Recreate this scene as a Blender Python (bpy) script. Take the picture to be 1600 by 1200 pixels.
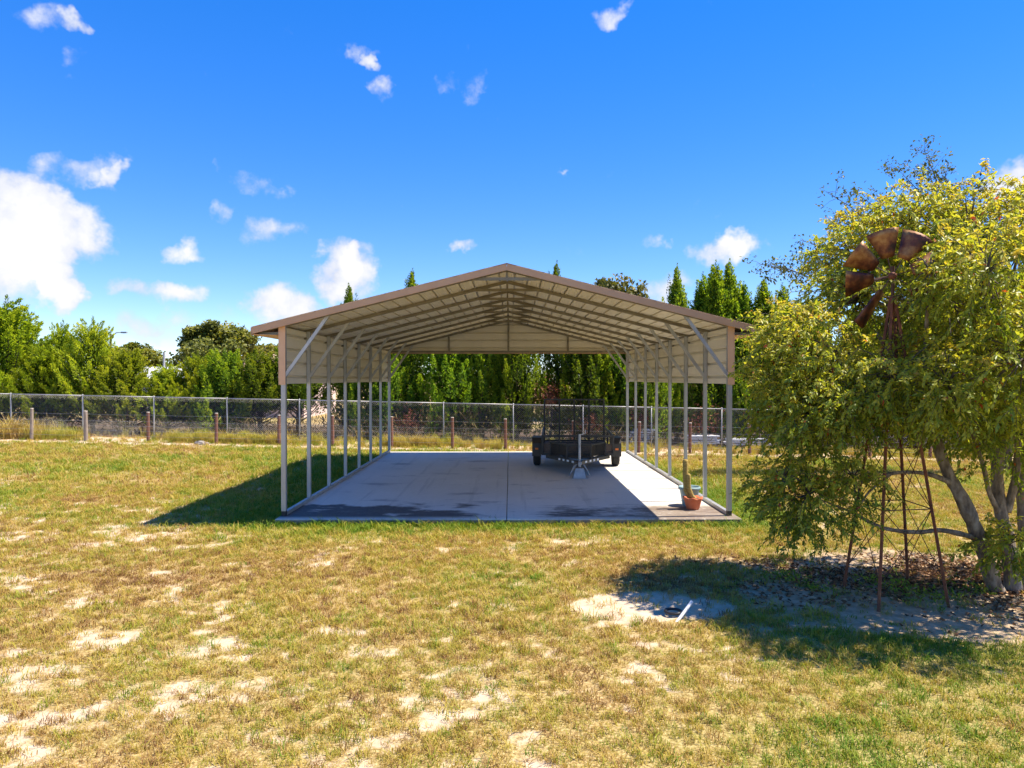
import bpy, math, random
import numpy as np
from mathutils import Vector, Matrix

for o in list(bpy.data.objects):
    bpy.data.objects.remove(o, do_unlink=True)
S = bpy.context.scene
C = S.collection
R = math.radians
random.seed(7)
rng = np.random.default_rng(7)

# ------------------------------------------------------------------ camera
CAMZ = 2.55
cam_d = bpy.data.cameras.new('camera')
cam = bpy.data.objects.new('camera', cam_d)
C.objects.link(cam)
cam.location = (0, 0, CAMZ)
cam.rotation_euler = (R(90 - 0.41), 0, R(-0.15))
cam_d.sensor_width = 36.0
cam_d.lens = 24.95
cam_d.clip_start = 0.05
cam_d.clip_end = 3000
S.camera = cam
S.render.resolution_x, S.render.resolution_y = 1024, 768
S.render.engine = 'CYCLES'
S.cycles.max_bounces = 6
S.cycles.diffuse_bounces = 3
S.cycles.glossy_bounces = 2
S.cycles.transmission_bounces = 3

# ------------------------------------------------------------------ sun direction
SUN = Vector((0.57, 0.05, 1.0)).normalized()
SUN_EL = math.asin(SUN.z)
SUN_AZ = math.atan2(SUN.x, SUN.y)        # clockwise from +Y

# ------------------------------------------------------------------ world
W = bpy.data.worlds.new('World')
S.world = W
W.use_nodes = True
wt = W.node_tree
for n in list(wt.nodes):
    wt.nodes.remove(n)


def wn(t, **kw):
    n = wt.nodes.new(t)
    for k, v in kw.items():
        setattr(n, k, v)
    return n


def wmath(op, a, b=None, c=None, clamp=False):
    n = wn('ShaderNodeMath', operation=op, use_clamp=clamp)
    for i, v in enumerate((a, b, c)):
        if v is None:
            continue
        if isinstance(v, (int, float)):
            n.inputs[i].default_value = v
        else:
            wt.links.new(v, n.inputs[i])
    return n.outputs[0]


sky = wn('ShaderNodeTexSky', sky_type='NISHITA')
sky.sun_disc = False
sky.sun_elevation = SUN_EL
sky.sun_rotation = SUN_AZ
sky.altitude = 0
sky.air_density = 0.8
sky.dust_density = 0.0
sky.ozone_density = 4.5
hs = wn('ShaderNodeHueSaturation')
hs.inputs['Hue'].default_value = 0.520
hs.inputs['Saturation'].default_value = 1.74
hs.inputs['Value'].default_value = 1.82
gmn = wn('ShaderNodeGamma')
gmn.inputs['Gamma'].default_value = 0.62
wt.links.new(sky.outputs[0], gmn.inputs['Color'])
wt.links.new(gmn.outputs[0], hs.inputs['Color'])

tc = wn('ShaderNodeTexCoord')
sep = wn('ShaderNodeSeparateXYZ')
wt.links.new(tc.outputs['Generated'], sep.inputs[0])
# soft distortion of the direction so the cloud outlines break up
nz1 = wn('ShaderNodeTexNoise')
nz1.inputs['Scale'].default_value = 9.0
nz1.inputs['Detail'].default_value = 5.0
nz1.inputs['Roughness'].default_value = 0.62
wt.links.new(tc.outputs['Generated'], nz1.inputs['Vector'])
sepn = wn('ShaderNodeSeparateColor')
wt.links.new(nz1.outputs['Color'], sepn.inputs[0])
nz2 = wn('ShaderNodeTexNoise')
nz2.inputs['Scale'].default_value = 24.0
nz2.inputs['Detail'].default_value = 5.0
nz2.inputs['Roughness'].default_value = 0.58
wt.links.new(tc.outputs['Generated'], nz2.inputs['Vector'])
az = wmath('ARCTAN2', sep.outputs['X'], sep.outputs['Y'])
el = wmath('ARCSINE', sep.outputs['Z'])
az = wmath('ADD', az, wmath('MULTIPLY', wmath('SUBTRACT', sepn.outputs[0], 0.5), 0.16))
el = wmath('ADD', el, wmath('MULTIPLY', wmath('SUBTRACT', sepn.outputs[1], 0.5), 0.11))


def px_dir(px, py):
    x, z = (px - 797) / 1109.0, -(py - 592) / 1109.0
    return math.atan2(x, 1.0), math.atan2(z, math.hypot(x, 1.0))


# clouds of the day: direction, half width, half height (px of a 1109 px focal length), density
CLOUDS = [(-10, 345, 140, 58, 0.95), (95, 352, 70, 38, 1.15), (45, 425, 80, 50, 1.0), (100, 462, 26, 30, 1.1),
          (-140, 400, 150, 100, 0.7), (130, 256, 52, 15, 0.9), (30, 280, 70, 24, 0.9), (178, 275, 18, 14, 0.7),
          (250, 450, 50, 15, 1.2), (428, 490, 44, 26, 1.5), (520, 425, 34, 34, 1.5), (565, 435, 32, 32, 1.4),
          (290, 386, 22, 12, 0.95), (358, 338, 17, 18, 0.9), (425, 368, 32, 18, 0.8), (397, 287, 30, 16, 0.85),
          (352, 260, 9, 14, 0.7), (566, 80, 20, 15, 0.85), (590, 98, 10, 10, 0.8), (600, 146, 16, 14, 0.85),
          (698, 125, 14, 12, 0.72), (735, 135, 17, 22, 0.72), (735, 380, 15, 9, 0.95), (1015, 368, 15, 16, 0.75),
          (1142, 385, 52, 20, 1.5), (1040, 448, 26, 22, 0.95), (1590, 275, 52, 28, 1.6), (1700, 300, 90, 50, 1.5),
          (955, 4, 28, 12, 0.95), (50, 33, 55, 14, 0.72), (102, 48, 24, 10, 0.7), (95, 105, 24, 12, 0.58),
          (285, 505, 60, 26, 0.55), (885, 260, 7, 5, 0.8), (215, 500, 40, 14, 0.5), (640, 330, 8, 8, 0.5)]
comb = wn('ShaderNodeCombineXYZ')
wt.links.new(az, comb.inputs[0])
wt.links.new(el, comb.inputs[1])
dens = None
for (cx_, cy_, rx_, ry_, st_) in CLOUDS:
    a0, e0 = px_dir(cx_, cy_)
    ca = math.cos(a0) ** 2
    ra, re = rx_ / 1109.0 * ca * 1.25, ry_ / 1109.0 * math.cos(a0) * 1.25
    v1 = wn('ShaderNodeVectorMath', operation='MULTIPLY_ADD')
    wt.links.new(comb.outputs[0], v1.inputs[0])
    v1.inputs[1].default_value = (1 / ra, 1 / re, 0)
    v1.inputs[2].default_value = (-a0 / ra, -e0 / re, 0)
    v2 = wn('ShaderNodeVectorMath', operation='DOT_PRODUCT')
    wt.links.new(v1.outputs[0], v2.inputs[0])
    wt.links.new(v1.outputs[0], v2.inputs[1])
    g = wmath('MULTIPLY_ADD', v2.outputs['Value'], -st_ / 1.8 / 2, st_ / 2, clamp=True)
    dens = g if dens is None else wmath('ADD', dens, g)
dens = wmath('MULTIPLY', dens, 2.0)
# scattered cumulus over the rest of the sky, outside the patch described above
nz3 = wn('ShaderNodeTexNoise')
nz3.inputs['Scale'].default_value = 3.2
nz3.inputs['Detail'].default_value = 3.0
wt.links.new(tc.outputs['Generated'], nz3.inputs['Vector'])
absaz = wmath('ABSOLUTE', az)
outm = wmath('MAXIMUM', wmath('MULTIPLY_ADD', absaz, 4.0, -3.0, clamp=True), wmath('MULTIPLY_ADD', el, 4.0, -2.3, clamp=True))
gen = wmath('MULTIPLY', wmath('MULTIPLY_ADD', nz3.outputs['Fac'], 7.0, -4.1, clamp=True), outm)
dens = wmath('ADD', dens, gen)
dn = wmath('ADD', dens, wmath('MULTIPLY', wmath('SUBTRACT', nz2.outputs['Fac'], 0.5), 2.0))
mr = wn('ShaderNodeMapRange', interpolation_type='SMOOTHSTEP')
wt.links.new(dn, mr.inputs['Value'])
mr.inputs['From Min'].default_value = 0.34
mr.inputs['From Max'].default_value = 1.4
alpha = wmath('MULTIPLY', mr.outputs[0], wmath('MULTIPLY_ADD', el, 60.0, 0.5, clamp=True))
# cloud brightness: thick parts white, thin parts and ragged edges a little blue grey
cr = wn('ShaderNodeMixRGB')
cr.inputs['Color1'].default_value = (2.55, 2.8, 3.5, 1)
cr.inputs['Color2'].default_value = (4.15, 4.15, 4.25, 1)
shd = wmath('ADD', wmath('MULTIPLY_ADD', dn, 0.55, -0.85), wmath('ADD', wmath('MULTIPLY', sepn.outputs[2], 1.5), wmath('MULTIPLY_ADD', nz2.outputs['Fac'], 0.8, -0.4)), clamp=True)
wt.links.new(shd, cr.inputs['Fac'])
mx = wn('ShaderNodeMixRGB')
wt.links.new(alpha, mx.inputs['Fac'])
wt.links.new(hs.outputs[0], mx.inputs['Color1'])
wt.links.new(cr.outputs[0], mx.inputs['Color2'])
bg = wn('ShaderNodeBackground')
bg.inputs['Strength'].default_value = 0.10
wt.links.new(mx.outputs[0], bg.inputs['Color'])
wo = wn('ShaderNodeOutputWorld')
wt.links.new(bg.outputs[0], wo.inputs['Surface'])

# ------------------------------------------------------------------ sun + exposure
sd = bpy.data.lights.new('sun', 'SUN')
sd.energy = 4.0
sd.angle = R(0.53)
sd.color = (1.0, 0.92, 0.78)
so = bpy.data.objects.new('sun', sd)
C.objects.link(so)
so.rotation_euler = (-SUN).to_track_quat('-Z', 'Y').to_euler()
so.location = (20, 5, 30)
vs = S.view_settings
vs.view_transform = 'Standard'
vs.look = 'None'
vs.exposure = 1.34
vs.gamma = 1.0
vs.use_curve_mapping = False


# ================================================================== helpers
def P(px, py, Y):
    """a point of the place from a bearing in the photo and a distance"""
    return Vector(((px - 797) * Y / 1109.0, Y, CAMZ - (py - 592) * Y / 1109.0))


def PX(px, Y):
    return (px - 797) * Y / 1109.0


def sstep(a, b, x):
    t = np.clip((np.asarray(x, float) - a) / (b - a), 0, 1)
    return t * t * (3 - 2 * t)


def gz(x, y):
    """height of the ground"""
    x = np.asarray(x, float)
    y = np.asarray(y, float)
    f = -0.10 - 0.021 * (np.clip(x, -26, 22) + 2)
    z = f * sstep(14, 27, y)
    # keep it flush with the slab
    return z


_tabs = {}


def vnoise(x, y, seed=0):
    if seed not in _tabs:
        _tabs[seed] = np.random.default_rng(1000 + seed).random((256, 256))
    t = _tabs[seed]
    x = np.asarray(x, float); y = np.asarray(y, float)
    xi = np.floor(x).astype(int); yi = np.floor(y).astype(int)
    fx = x - xi; fy = y - yi
    fx = fx * fx * (3 - 2 * fx); fy = fy * fy * (3 - 2 * fy)
    a = t[xi & 255, yi & 255]; b = t[(xi + 1) & 255, yi & 255]
    c = t[xi & 255, (yi + 1) & 255]; d = t[(xi + 1) & 255, (yi + 1) & 255]
    return (a * (1 - fx) + b * fx) * (1 - fy) + (c * (1 - fx) + d * fx) * fy


def fbm(x, y, seed=0, octs=4, rough=0.55):
    s = 0; a = 1; n = 0
    for i in range(octs):
        s = s + a * vnoise(x * 2 ** i + 17.3 * i, y * 2 ** i - 9.1 * i, seed + i)
        n += a; a *= rough
    return s / n


class MB:
    """collects shapes that become ONE mesh object"""

    def __init__(s):
        s.v = []; s.f = []

    def add(s, vs_, fs_):
        o = len(s.v)
        s.v.extend([tuple(p) for p in vs_])
        s.f.extend([tuple(i + o for i in f) for f in fs_])

    def box(s, c, d, M=None):
        x, y, z = d[0] / 2, d[1] / 2, d[2] / 2
        vs_ = [Vector((sx * x, sy * y, sz * z)) for sz in (-1, 1) for sy in (-1, 1) for sx in (-1, 1)]
        if M is not None:
            vs_ = [M @ p for p in vs_]
        c = Vector(c)
        s.add([p + c for p in vs_], [(0, 2, 3, 1), (4, 5, 7, 6), (0, 1, 5, 4), (2, 6, 7, 3), (0, 4, 6, 2), (1, 3, 7, 5)])
        return s

    def bar(s, a, b, w, h=None, up=(0, 0, 1)):
        h = w if h is None else h
        a = Vector(a); b = Vector(b)
        d = (b - a).normalized()
        up = Vector(up)
        if abs(d.dot(up)) > 0.98:
            up = Vector((0, 1, 0))
        r = d.cross(up).normalized()
        u = r.cross(d).normalized()
        vs_ = []
        for p in (a, b):
            for sx, sy in ((-1, -1), (1, -1), (1, 1), (-1, 1)):
                vs_.append(p + r * (sx * w / 2) + u * (sy * h / 2))
        s.add(vs_, [(3, 2, 1, 0), (4, 5, 6, 7), (0, 1, 5, 4), (1, 2, 6, 5), (2, 3, 7, 6), (3, 0, 4, 7)])
        return s

    def tube(s, pts, radii, n=8, caps=True):
        pts = [Vector(p) for p in pts]
        if isinstance(radii, (int, float)):
            radii = [radii] * len(pts)
        vs_ = []; fs_ = []
        ref = Vector((0.31, 0.77, 0.55)).normalized()
        for i, p in enumerate(pts):
            d = (pts[min(i + 1, len(pts) - 1)] - pts[max(i - 1, 0)]).normalized()
            if abs(d.dot(ref)) > 0.97:
                ref = Vector((0.9, -0.2, 0.3)).normalized()
            r = d.cross(ref).normalized()
            u = r.cross(d)
            ref = u
            for k in range(n):
                a = 2 * math.pi * k / n
                vs_.append(p + (r * math.cos(a) + u * math.sin(a)) * radii[i])
        for i in range(len(pts) - 1):
            for k in range(n):
                k2 = (k + 1) % n
                fs_.append((i * n + k, i * n + k2, (i + 1) * n + k2, (i + 1) * n + k))
        if caps:
            fs_.append(tuple(range(n - 1, -1, -1)))
            fs_.append(tuple((len(pts) - 1) * n + k for k in range(n)))
        s.add(vs_, fs_)
        return s

    def lathe(s, prof, c=(0, 0, 0), n=24, wob=None, axis='Z'):
        c = Vector(c)
        vs_ = []; fs_ = []
        for j, (r, z) in enumerate(prof):
            for k in range(n):
                a = 2 * math.pi * k / n
                rr = r * (1 + (wob(a, j) if wob else 0))
                if axis == 'Z':
                    vs_.append(c + Vector((rr * math.cos(a), rr * math.sin(a), z)))
                else:
                    vs_.append(c + Vector((z, rr * math.cos(a), rr * math.sin(a))))
        for j in range(len(prof) - 1):
            for k in range(n):
                k2 = (k + 1) % n
                fs_.append((j * n + k, j * n + k2, (j + 1) * n + k2, (j + 1) * n + k))
        s.add(vs_, fs_)
        return s

    def build(s, name, mat, parent=None, smooth=False):
        me = bpy.data.meshes.new(name)
        me.from_pydata(s.v, [], s.f)
        me.update()
        if smooth:
            me.polygons.foreach_set('use_smooth', [True] * len(me.polygons))
        if mat:
            me.materials.append(mat)
        o = bpy.data.objects.new(name, me)
        C.objects.link(o)
        if parent is not None:
            o.parent = parent
        return o


def np_mesh(name, V, F, mat, parent=None, tint=None, smooth=False):
    """V (n,3), F (m,k) arrays of equal sized faces, tint: per-face number stored as attribute"""
    me = bpy.data.meshes.new(name)
    k = F.shape[1]
    me.vertices.add(len(V))
    me.vertices.foreach_set('co', np.ascontiguousarray(V, dtype=np.float32).ravel())
    me.loops.add(F.size)
    me.loops.foreach_set('vertex_index', np.ascontiguousarray(F, dtype=np.int32).ravel())
    me.polygons.add(len(F))
    me.polygons.foreach_set('loop_start', np.arange(0, F.size, k, dtype=np.int32))
    me.update(calc_edges=True)
    if smooth:
        me.polygons.foreach_set('use_smooth', np.ones(len(F), dtype=bool))
    if tint is not None:
        a = me.attributes.new('tint', 'FLOAT', 'FACE')
        a.data.foreach_set('value', np.ascontiguousarray(tint, dtype=np.float32))
    me.validate()
    if mat:
        me.materials.append(mat)
    o = bpy.data.objects.new(name, me)
    C.objects.link(o)
    if parent is not None:
        o.parent = parent
    return o


def empty(name, loc=(0, 0, 0), rz=0.0):
    o = bpy.data.objects.new(name, None)
    o.empty_display_size = 0.2
    o.location = loc
    o.rotation_euler = (0, 0, rz)
    C.objects.link(o)
    return o


def tag(o, label=None, cat=None, group=None, kind=None):
    if label: o['label'] = label
    if cat: o['category'] = cat
    if group: o['group'] = group
    if kind: o['kind'] = kind
    return o


def copy_child(src, parent):
    c = src.copy()
    C.objects.link(c)
    c.parent = parent
    return c


# ------------------------------------------------------------------ materials
def mat(name):
    m = bpy.data.materials.new(name)
    m.use_nodes = True
    return m, m.node_tree, m.node_tree.nodes['Principled BSDF']


def ramp(nt, fac, stops):
    r = nt.nodes.new('ShaderNodeValToRGB')
    e = r.color_ramp.elements
    while len(e) < len(stops):
        e.new(0.5)
    for i, (p, c) in enumerate(stops):
        e[i].position = p
        e[i].color = (*c, 1)
    nt.links.new(fac, r.inputs[0])
    return r.outputs[0]


def noise(nt, scale, detail=4, rough=0.55, vec=None, coord='Object', stretch=None):
    n = nt.nodes.new('ShaderNodeTexNoise')
    n.inputs['Scale'].default_value = scale
    n.inputs['Detail'].default_value = detail
    n.inputs['Roughness'].default_value = rough
    if vec is None:
        t = nt.nodes.new('ShaderNodeTexCoord')
        vec = t.outputs[coord]
    if stretch:
        mp = nt.nodes.new('ShaderNodeMapping')
        mp.inputs['Scale'].default_value = stretch
        nt.links.new(vec, mp.inputs[0])
        vec = mp.outputs[0]
    nt.links.new(vec, n.inputs['Vector'])
    return n.outputs['Fac']


def mixc(nt, fac, a, b, mode='MIX'):
    n = nt.nodes.new('ShaderNodeMixRGB')
    n.blend_type = mode
    for i, v in ((0, fac), (1, a), (2, b)):
        if isinstance(v, (int, float)):
            n.inputs[i].default_value = v
        elif isinstance(v, tuple):
            n.inputs[i].default_value = (*v, 1)
        else:
            nt.links.new(v, n.inputs[i])
    return n.outputs[0]


def bump(nt, b, h, strength=0.3, dist=0.01):
    n = nt.nodes.new('ShaderNodeBump')
    n.inputs['Strength'].default_value = strength
    n.inputs['Distance'].default_value = dist
    nt.links.new(h, n.inputs['Height'])
    nt.links.new(n.outputs[0], b.inputs['Normal'])


def simple(name, stops, scale=6, rough=0.6, metal=0.0, detail=5, stretch=None, bmp=0.0, coord='Object', bdist=0.004):
    m, nt, b = mat(name)
    f = noise(nt, scale, detail, 0.6, stretch=stretch, coord=coord)
    nt.links.new(ramp(nt, f, stops), b.inputs['Base Color'])
    b.inputs['Roughness'].default_value = rough
    b.inputs['Metallic'].default_value = metal
    if bmp:
        bump(nt, b, f, bmp, bdist)
    return m


def leafmat(name, stops, transl=0.35, rough=0.5, spec=0.3, attr='GEOMETRY', vary=0.0):
    m, nt, b = mat(name)
    a = nt.nodes.new('ShaderNodeAttribute')
    a.attribute_name = 'tint'
    a.attribute_type = attr
    col = ramp(nt, a.outputs['Fac'], stops)
    if attr == 'GEOMETRY' and vary > 0:
        oi = nt.nodes.new('ShaderNodeObjectInfo')
        hv = nt.nodes.new('ShaderNodeHueSaturation')
        mr1 = nt.nodes.new('ShaderNodeMapRange'); mr1.inputs['To Min'].default_value = 1 - vary; mr1.inputs['To Max'].default_value = 1 + vary
        nt.links.new(oi.outputs['Random'], mr1.inputs['Value'])
        nt.links.new(mr1.outputs[0], hv.inputs['Value'])
        mr2 = nt.nodes.new('ShaderNodeMapRange'); mr2.inputs['To Min'].default_value = 0.5 - vary * 0.07; mr2.inputs['To Max'].default_value = 0.5 + vary * 0.05
        w2 = nt.nodes.new('ShaderNodeMath'); w2.operation = 'FRACT'
        w3 = nt.nodes.new('ShaderNodeMath'); w3.operation = 'MULTIPLY'; w3.inputs[1].default_value = 7.31
        nt.links.new(oi.outputs['Random'], w3.inputs[0]); nt.links.new(w3.outputs[0], w2.inputs[0]); nt.links.new(w2.outputs[0], mr2.inputs['Value'])
        nt.links.new(mr2.outputs[0], hv.inputs['Hue'])
        nt.links.new(col, hv.inputs['Color'])
        col = hv.outputs[0]
    nt.links.new(col, b.inputs['Base Color'])
    b.inputs['Roughness'].default_value = rough
    b.inputs['Specular IOR Level'].default_value = spec
    t = nt.nodes.new('ShaderNodeBsdfTranslucent')
    tcol = mixc(nt, 1.0, col, (1.25, 1.2, 0.55), 'MULTIPLY')
    nt.links.new(tcol, t.inputs['Color'])
    mx_ = nt.nodes.new('ShaderNodeMixShader')
    mx_.inputs[0].default_value = transl
    nt.links.new(b.outputs[0], mx_.inputs[1])
    nt.links.new(t.outputs[0], mx_.inputs[2])
    out = [n for n in nt.nodes if n.type == 'OUTPUT_MATERIAL'][0]
    nt.links.new(mx_.outputs[0], out.inputs['Surface'])
    return m


M = {}
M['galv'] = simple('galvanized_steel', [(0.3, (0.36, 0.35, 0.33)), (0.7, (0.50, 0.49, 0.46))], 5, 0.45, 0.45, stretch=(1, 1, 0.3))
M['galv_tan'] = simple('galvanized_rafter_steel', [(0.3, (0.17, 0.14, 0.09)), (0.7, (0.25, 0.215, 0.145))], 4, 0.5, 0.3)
M['cream'] = simple('cream_sheet_metal', [(0.3, (0.70, 0.62, 0.46)), (0.7, (0.78, 0.70, 0.54))], 2.0, 0.42, 0.0)
M['trim'] = simple('tan_trim_metal', [(0.3, (0.50, 0.28, 0.14)), (0.7, (0.57, 0.33, 0.175))], 2.5, 0.4)
M['peach'] = simple('peach_trim_metal', [(0.3, (0.68, 0.38, 0.19)), (0.7, (0.74, 0.43, 0.23))], 2.5, 0.4)
M['rust'] = simple('rusty_iron', [(0.25, (0.07, 0.022, 0.012)), (0.5, (0.20, 0.065, 0.03)), (0.75, (0.32, 0.13, 0.05))], 7, 0.75, 0.2, bmp=0.3)
M['rust_dark'] = simple('dark_rusty_rod', [(0.3, (0.045, 0.025, 0.018)), (0.7, (0.14, 0.06, 0.035))], 9, 0.8)
M['blade'] = simple('rusty_blade_sheet', [(0.36, (0.03, 0.012, 0.010)), (0.46, (0.12, 0.032, 0.016)), (0.54, (0.24, 0.095, 0.03)), (0.68, (0.44, 0.26, 0.09))], 4.5, 0.5, 0.35)
M['black'] = simple('black_painted_steel', [(0.3, (0.014, 0.014, 0.014)), (0.62, (0.028, 0.026, 0.024)), (0.8, (0.07, 0.06, 0.05))], 8, 0.42)
M['rubber'] = simple('tyre_rubber', [(0.3, (0.018, 0.018, 0.018)), (0.7, (0.035, 0.033, 0.031))], 14, 0.85)
M['rim'] = simple('grey_wheel_rim', [(0.3, (0.30, 0.30, 0.30)), (0.7, (0.42, 0.42, 0.42))], 6, 0.4, 0.6)
M['jack'] = simple('zinc_jack_steel', [(0.3, (0.30, 0.30, 0.31)), (0.7, (0.48, 0.48, 0.49))], 9, 0.45, 0.5)
M['plank'] = simple('weathered_deck_wood', [(0.3, (0.07, 0.05, 0.04)), (0.7, (0.17, 0.125, 0.095))], 10, 0.85, stretch=(6, 0.5, 6))
M['amber'] = simple('amber_lens', [(0.3, (0.75, 0.16, 0.02)), (0.7, (0.85, 0.22, 0.03))], 4, 0.2)
M['tape'] = simple('white_reflective_tape', [(0.3, (0.6, 0.6, 0.6)), (0.7, (0.8, 0.8, 0.8))], 12, 0.4)
M['terracotta'] = simple('terracotta_clay', [(0.3, (0.50, 0.115, 0.04)), (0.6, (0.62, 0.17, 0.065)), (0.8, (0.62, 0.30, 0.2))], 6, 0.8, bmp=0.2)
M['teal'] = simple('pale_teal_pot_glaze', [(0.3, (0.17, 0.27, 0.28)), (0.7, (0.27, 0.37, 0.37))], 6, 0.45)
M['soil'] = simple('potting_soil', [(0.3, (0.03, 0.02, 0.014)), (0.7, (0.08, 0.055, 0.035))], 30, 0.95)
M['cactus'] = simple('woolly_cactus_skin', [(0.3, (0.24, 0.16, 0.035)), (0.6, (0.42, 0.29, 0.075)), (0.8, (0.56, 0.43, 0.17))], 30, 0.9, bmp=0.4)
M['spine'] = simple('pale_cactus_spines', [(0.3, (0.52, 0.42, 0.18)), (0.7, (0.62, 0.56, 0.36))], 20, 0.8)
M['post'] = simple('brown_fence_wood', [(0.3, (0.13, 0.055, 0.035)), (0.7, (0.25, 0.12, 0.08))], 8, 0.85, stretch=(5, 5, 0.5), bmp=0.3)
M['postgrey'] = simple('grey_fence_wood', [(0.3, (0.20, 0.15, 0.11)), (0.7, (0.36, 0.29, 0.23))], 8, 0.85, stretch=(5, 5, 0.5), bmp=0.3)
M['posttop'] = simple('sawn_post_end', [(0.3, (0.42, 0.36, 0.28)), (0.7, (0.55, 0.48, 0.40))], 20, 0.85)
M['wire'] = simple('galvanized_wire', [(0.3, (0.30, 0.29, 0.28)), (0.7, (0.46, 0.45, 0.43))], 3, 0.5, 0.3)
M['bark'] = simple('grey_brown_bark', [(0.3, (0.07, 0.05, 0.034)), (0.5, (0.22, 0.165, 0.115)), (0.72, (0.42, 0.35, 0.27))], 6, 0.9, detail=8, stretch=(2.2, 2.2, 0.9), bmp=0.9, bdist=0.03)
M['bark_dark'] = simple('dark_bark', [(0.3, (0.045, 0.035, 0.028)), (0.7, (0.12, 0.095, 0.075))], 7, 0.9, stretch=(3, 3, 0.6), bmp=0.5, bdist=0.02)
M['pvc'] = simple('white_plastic_pipe', [(0.3, (0.70, 0.69, 0.66)), (0.7, (0.80, 0.79, 0.77))], 6, 0.4)
M['blackplastic'] = simple('black_plastic', [(0.3, (0.012, 0.012, 0.013)), (0.7, (0.03, 0.03, 0.03))], 8, 0.5)
M['stone'] = simple('grey_stone', [(0.3, (0.20, 0.17, 0.14)), (0.7, (0.36, 0.32, 0.27))], 9, 0.9, bmp=0.4)
M['stucco'] = simple('pink_stucco', [(0.3, (0.62, 0.46, 0.40)), (0.7, (0.72, 0.56, 0.50))], 6, 0.9, bmp=0.2)
M['rooftile'] = simple('pale_clay_roof', [(0.3, (0.48, 0.29, 0.22)), (0.7, (0.62, 0.42, 0.34))], 8, 0.85)
M['glass'] = simple('dark_window_glass', [(0.3, (0.03, 0.04, 0.05)), (0.7, (0.05, 0.06, 0.07))], 2, 0.08)
M['whitepaint'] = simple('white_painted_metal', [(0.3, (0.70, 0.70, 0.70)), (0.7, (0.80, 0.80, 0.80))], 4, 0.45)
M['redtarp'] = simple('faded_red_sheet', [(0.3, (0.22, 0.05, 0.035)), (0.7, (0.36, 0.10, 0.075))], 4, 0.8)

# foliage
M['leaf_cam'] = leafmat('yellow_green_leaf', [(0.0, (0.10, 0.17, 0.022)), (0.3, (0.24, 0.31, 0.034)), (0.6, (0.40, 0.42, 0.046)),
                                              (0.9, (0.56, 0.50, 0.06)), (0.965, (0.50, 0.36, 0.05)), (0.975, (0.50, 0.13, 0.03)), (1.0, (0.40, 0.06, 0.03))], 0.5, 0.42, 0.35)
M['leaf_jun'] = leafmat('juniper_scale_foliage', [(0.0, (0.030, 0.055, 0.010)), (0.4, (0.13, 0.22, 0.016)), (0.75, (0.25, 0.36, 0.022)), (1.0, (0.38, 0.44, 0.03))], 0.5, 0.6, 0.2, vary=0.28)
M['leaf_ced'] = leafmat('cedar_feather_foliage', [(0.0, (0.07, 0.11, 0.014)), (0.4, (0.23, 0.32, 0.022)), (0.75, (0.37, 0.45, 0.028)), (1.0, (0.48, 0.51, 0.036))], 0.5, 0.6, 0.2, vary=0.2)
M['leaf_oak'] = leafmat('oak_leaf', [(0.0, (0.045, 0.06, 0.012)), (0.5, (0.17, 0.18, 0.024)), (0.85, (0.33, 0.29, 0.036)), (1.0, (0.38, 0.28, 0.05))], 0.35, 0.5, 0.3, vary=0.2)
M['leaf_dead'] = leafmat('dead_brown_foliage', [(0.0, (0.13, 0.04, 0.025)), (0.5, (0.30, 0.10, 0.06)), (1.0, (0.46, 0.20, 0.12))], 0.2, 0.8, 0.1)
M['brush'] = leafmat('dry_brush_stems', [(0.0, (0.04, 0.026, 0.015)), (0.5, (0.11, 0.075, 0.035)), (0.85, (0.2, 0.15, 0.06)), (1.0, (0.30, 0.24, 0.09))], 0.15, 0.8, 0.1)
GRASS = [(0.0, (0.18, 0.085, 0.035)), (0.2, (0.36, 0.21, 0.075)), (0.42, (0.50, 0.36, 0.085)), (0.6, (0.41, 0.345, 0.045)), (0.8, (0.26, 0.29, 0.026)), (1.0, (0.14, 0.24, 0.018))]
M['grass'] = leafmat('lawn_grass_blade', GRASS, 0.3, 0.6, 0.2, attr='INSTANCER')
M['weed'] = leafmat('tall_weed_blade', [(0.0, (0.40, 0.27, 0.11)), (0.4, (0.46, 0.37, 0.09)), (0.7, (0.33, 0.33, 0.05)), (1.0, (0.15, 0.22, 0.03))], 0.35, 0.6, 0.2, attr='INSTANCER')
M['litter'] = leafmat('fallen_leaf', [(0.0, (0.08, 0.042, 0.024)), (0.5, (0.25, 0.125, 0.062)), (0.85, (0.42, 0.24, 0.13)), (1.0, (0.52, 0.38, 0.25))], 0.15, 0.8, 0.1)

# ================================================================== ground
CX = -0.06                       # carport centre line
YF, YB = 12.62, 23.60            # front and back frame
HW = 3.96                        # half width to the posts
SL_X0, SL_X1, SL_Y0, SL_Y1 = CX - 4.03, CX + 4.10, 12.33, 23.78
SLZ = 0.115


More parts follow.
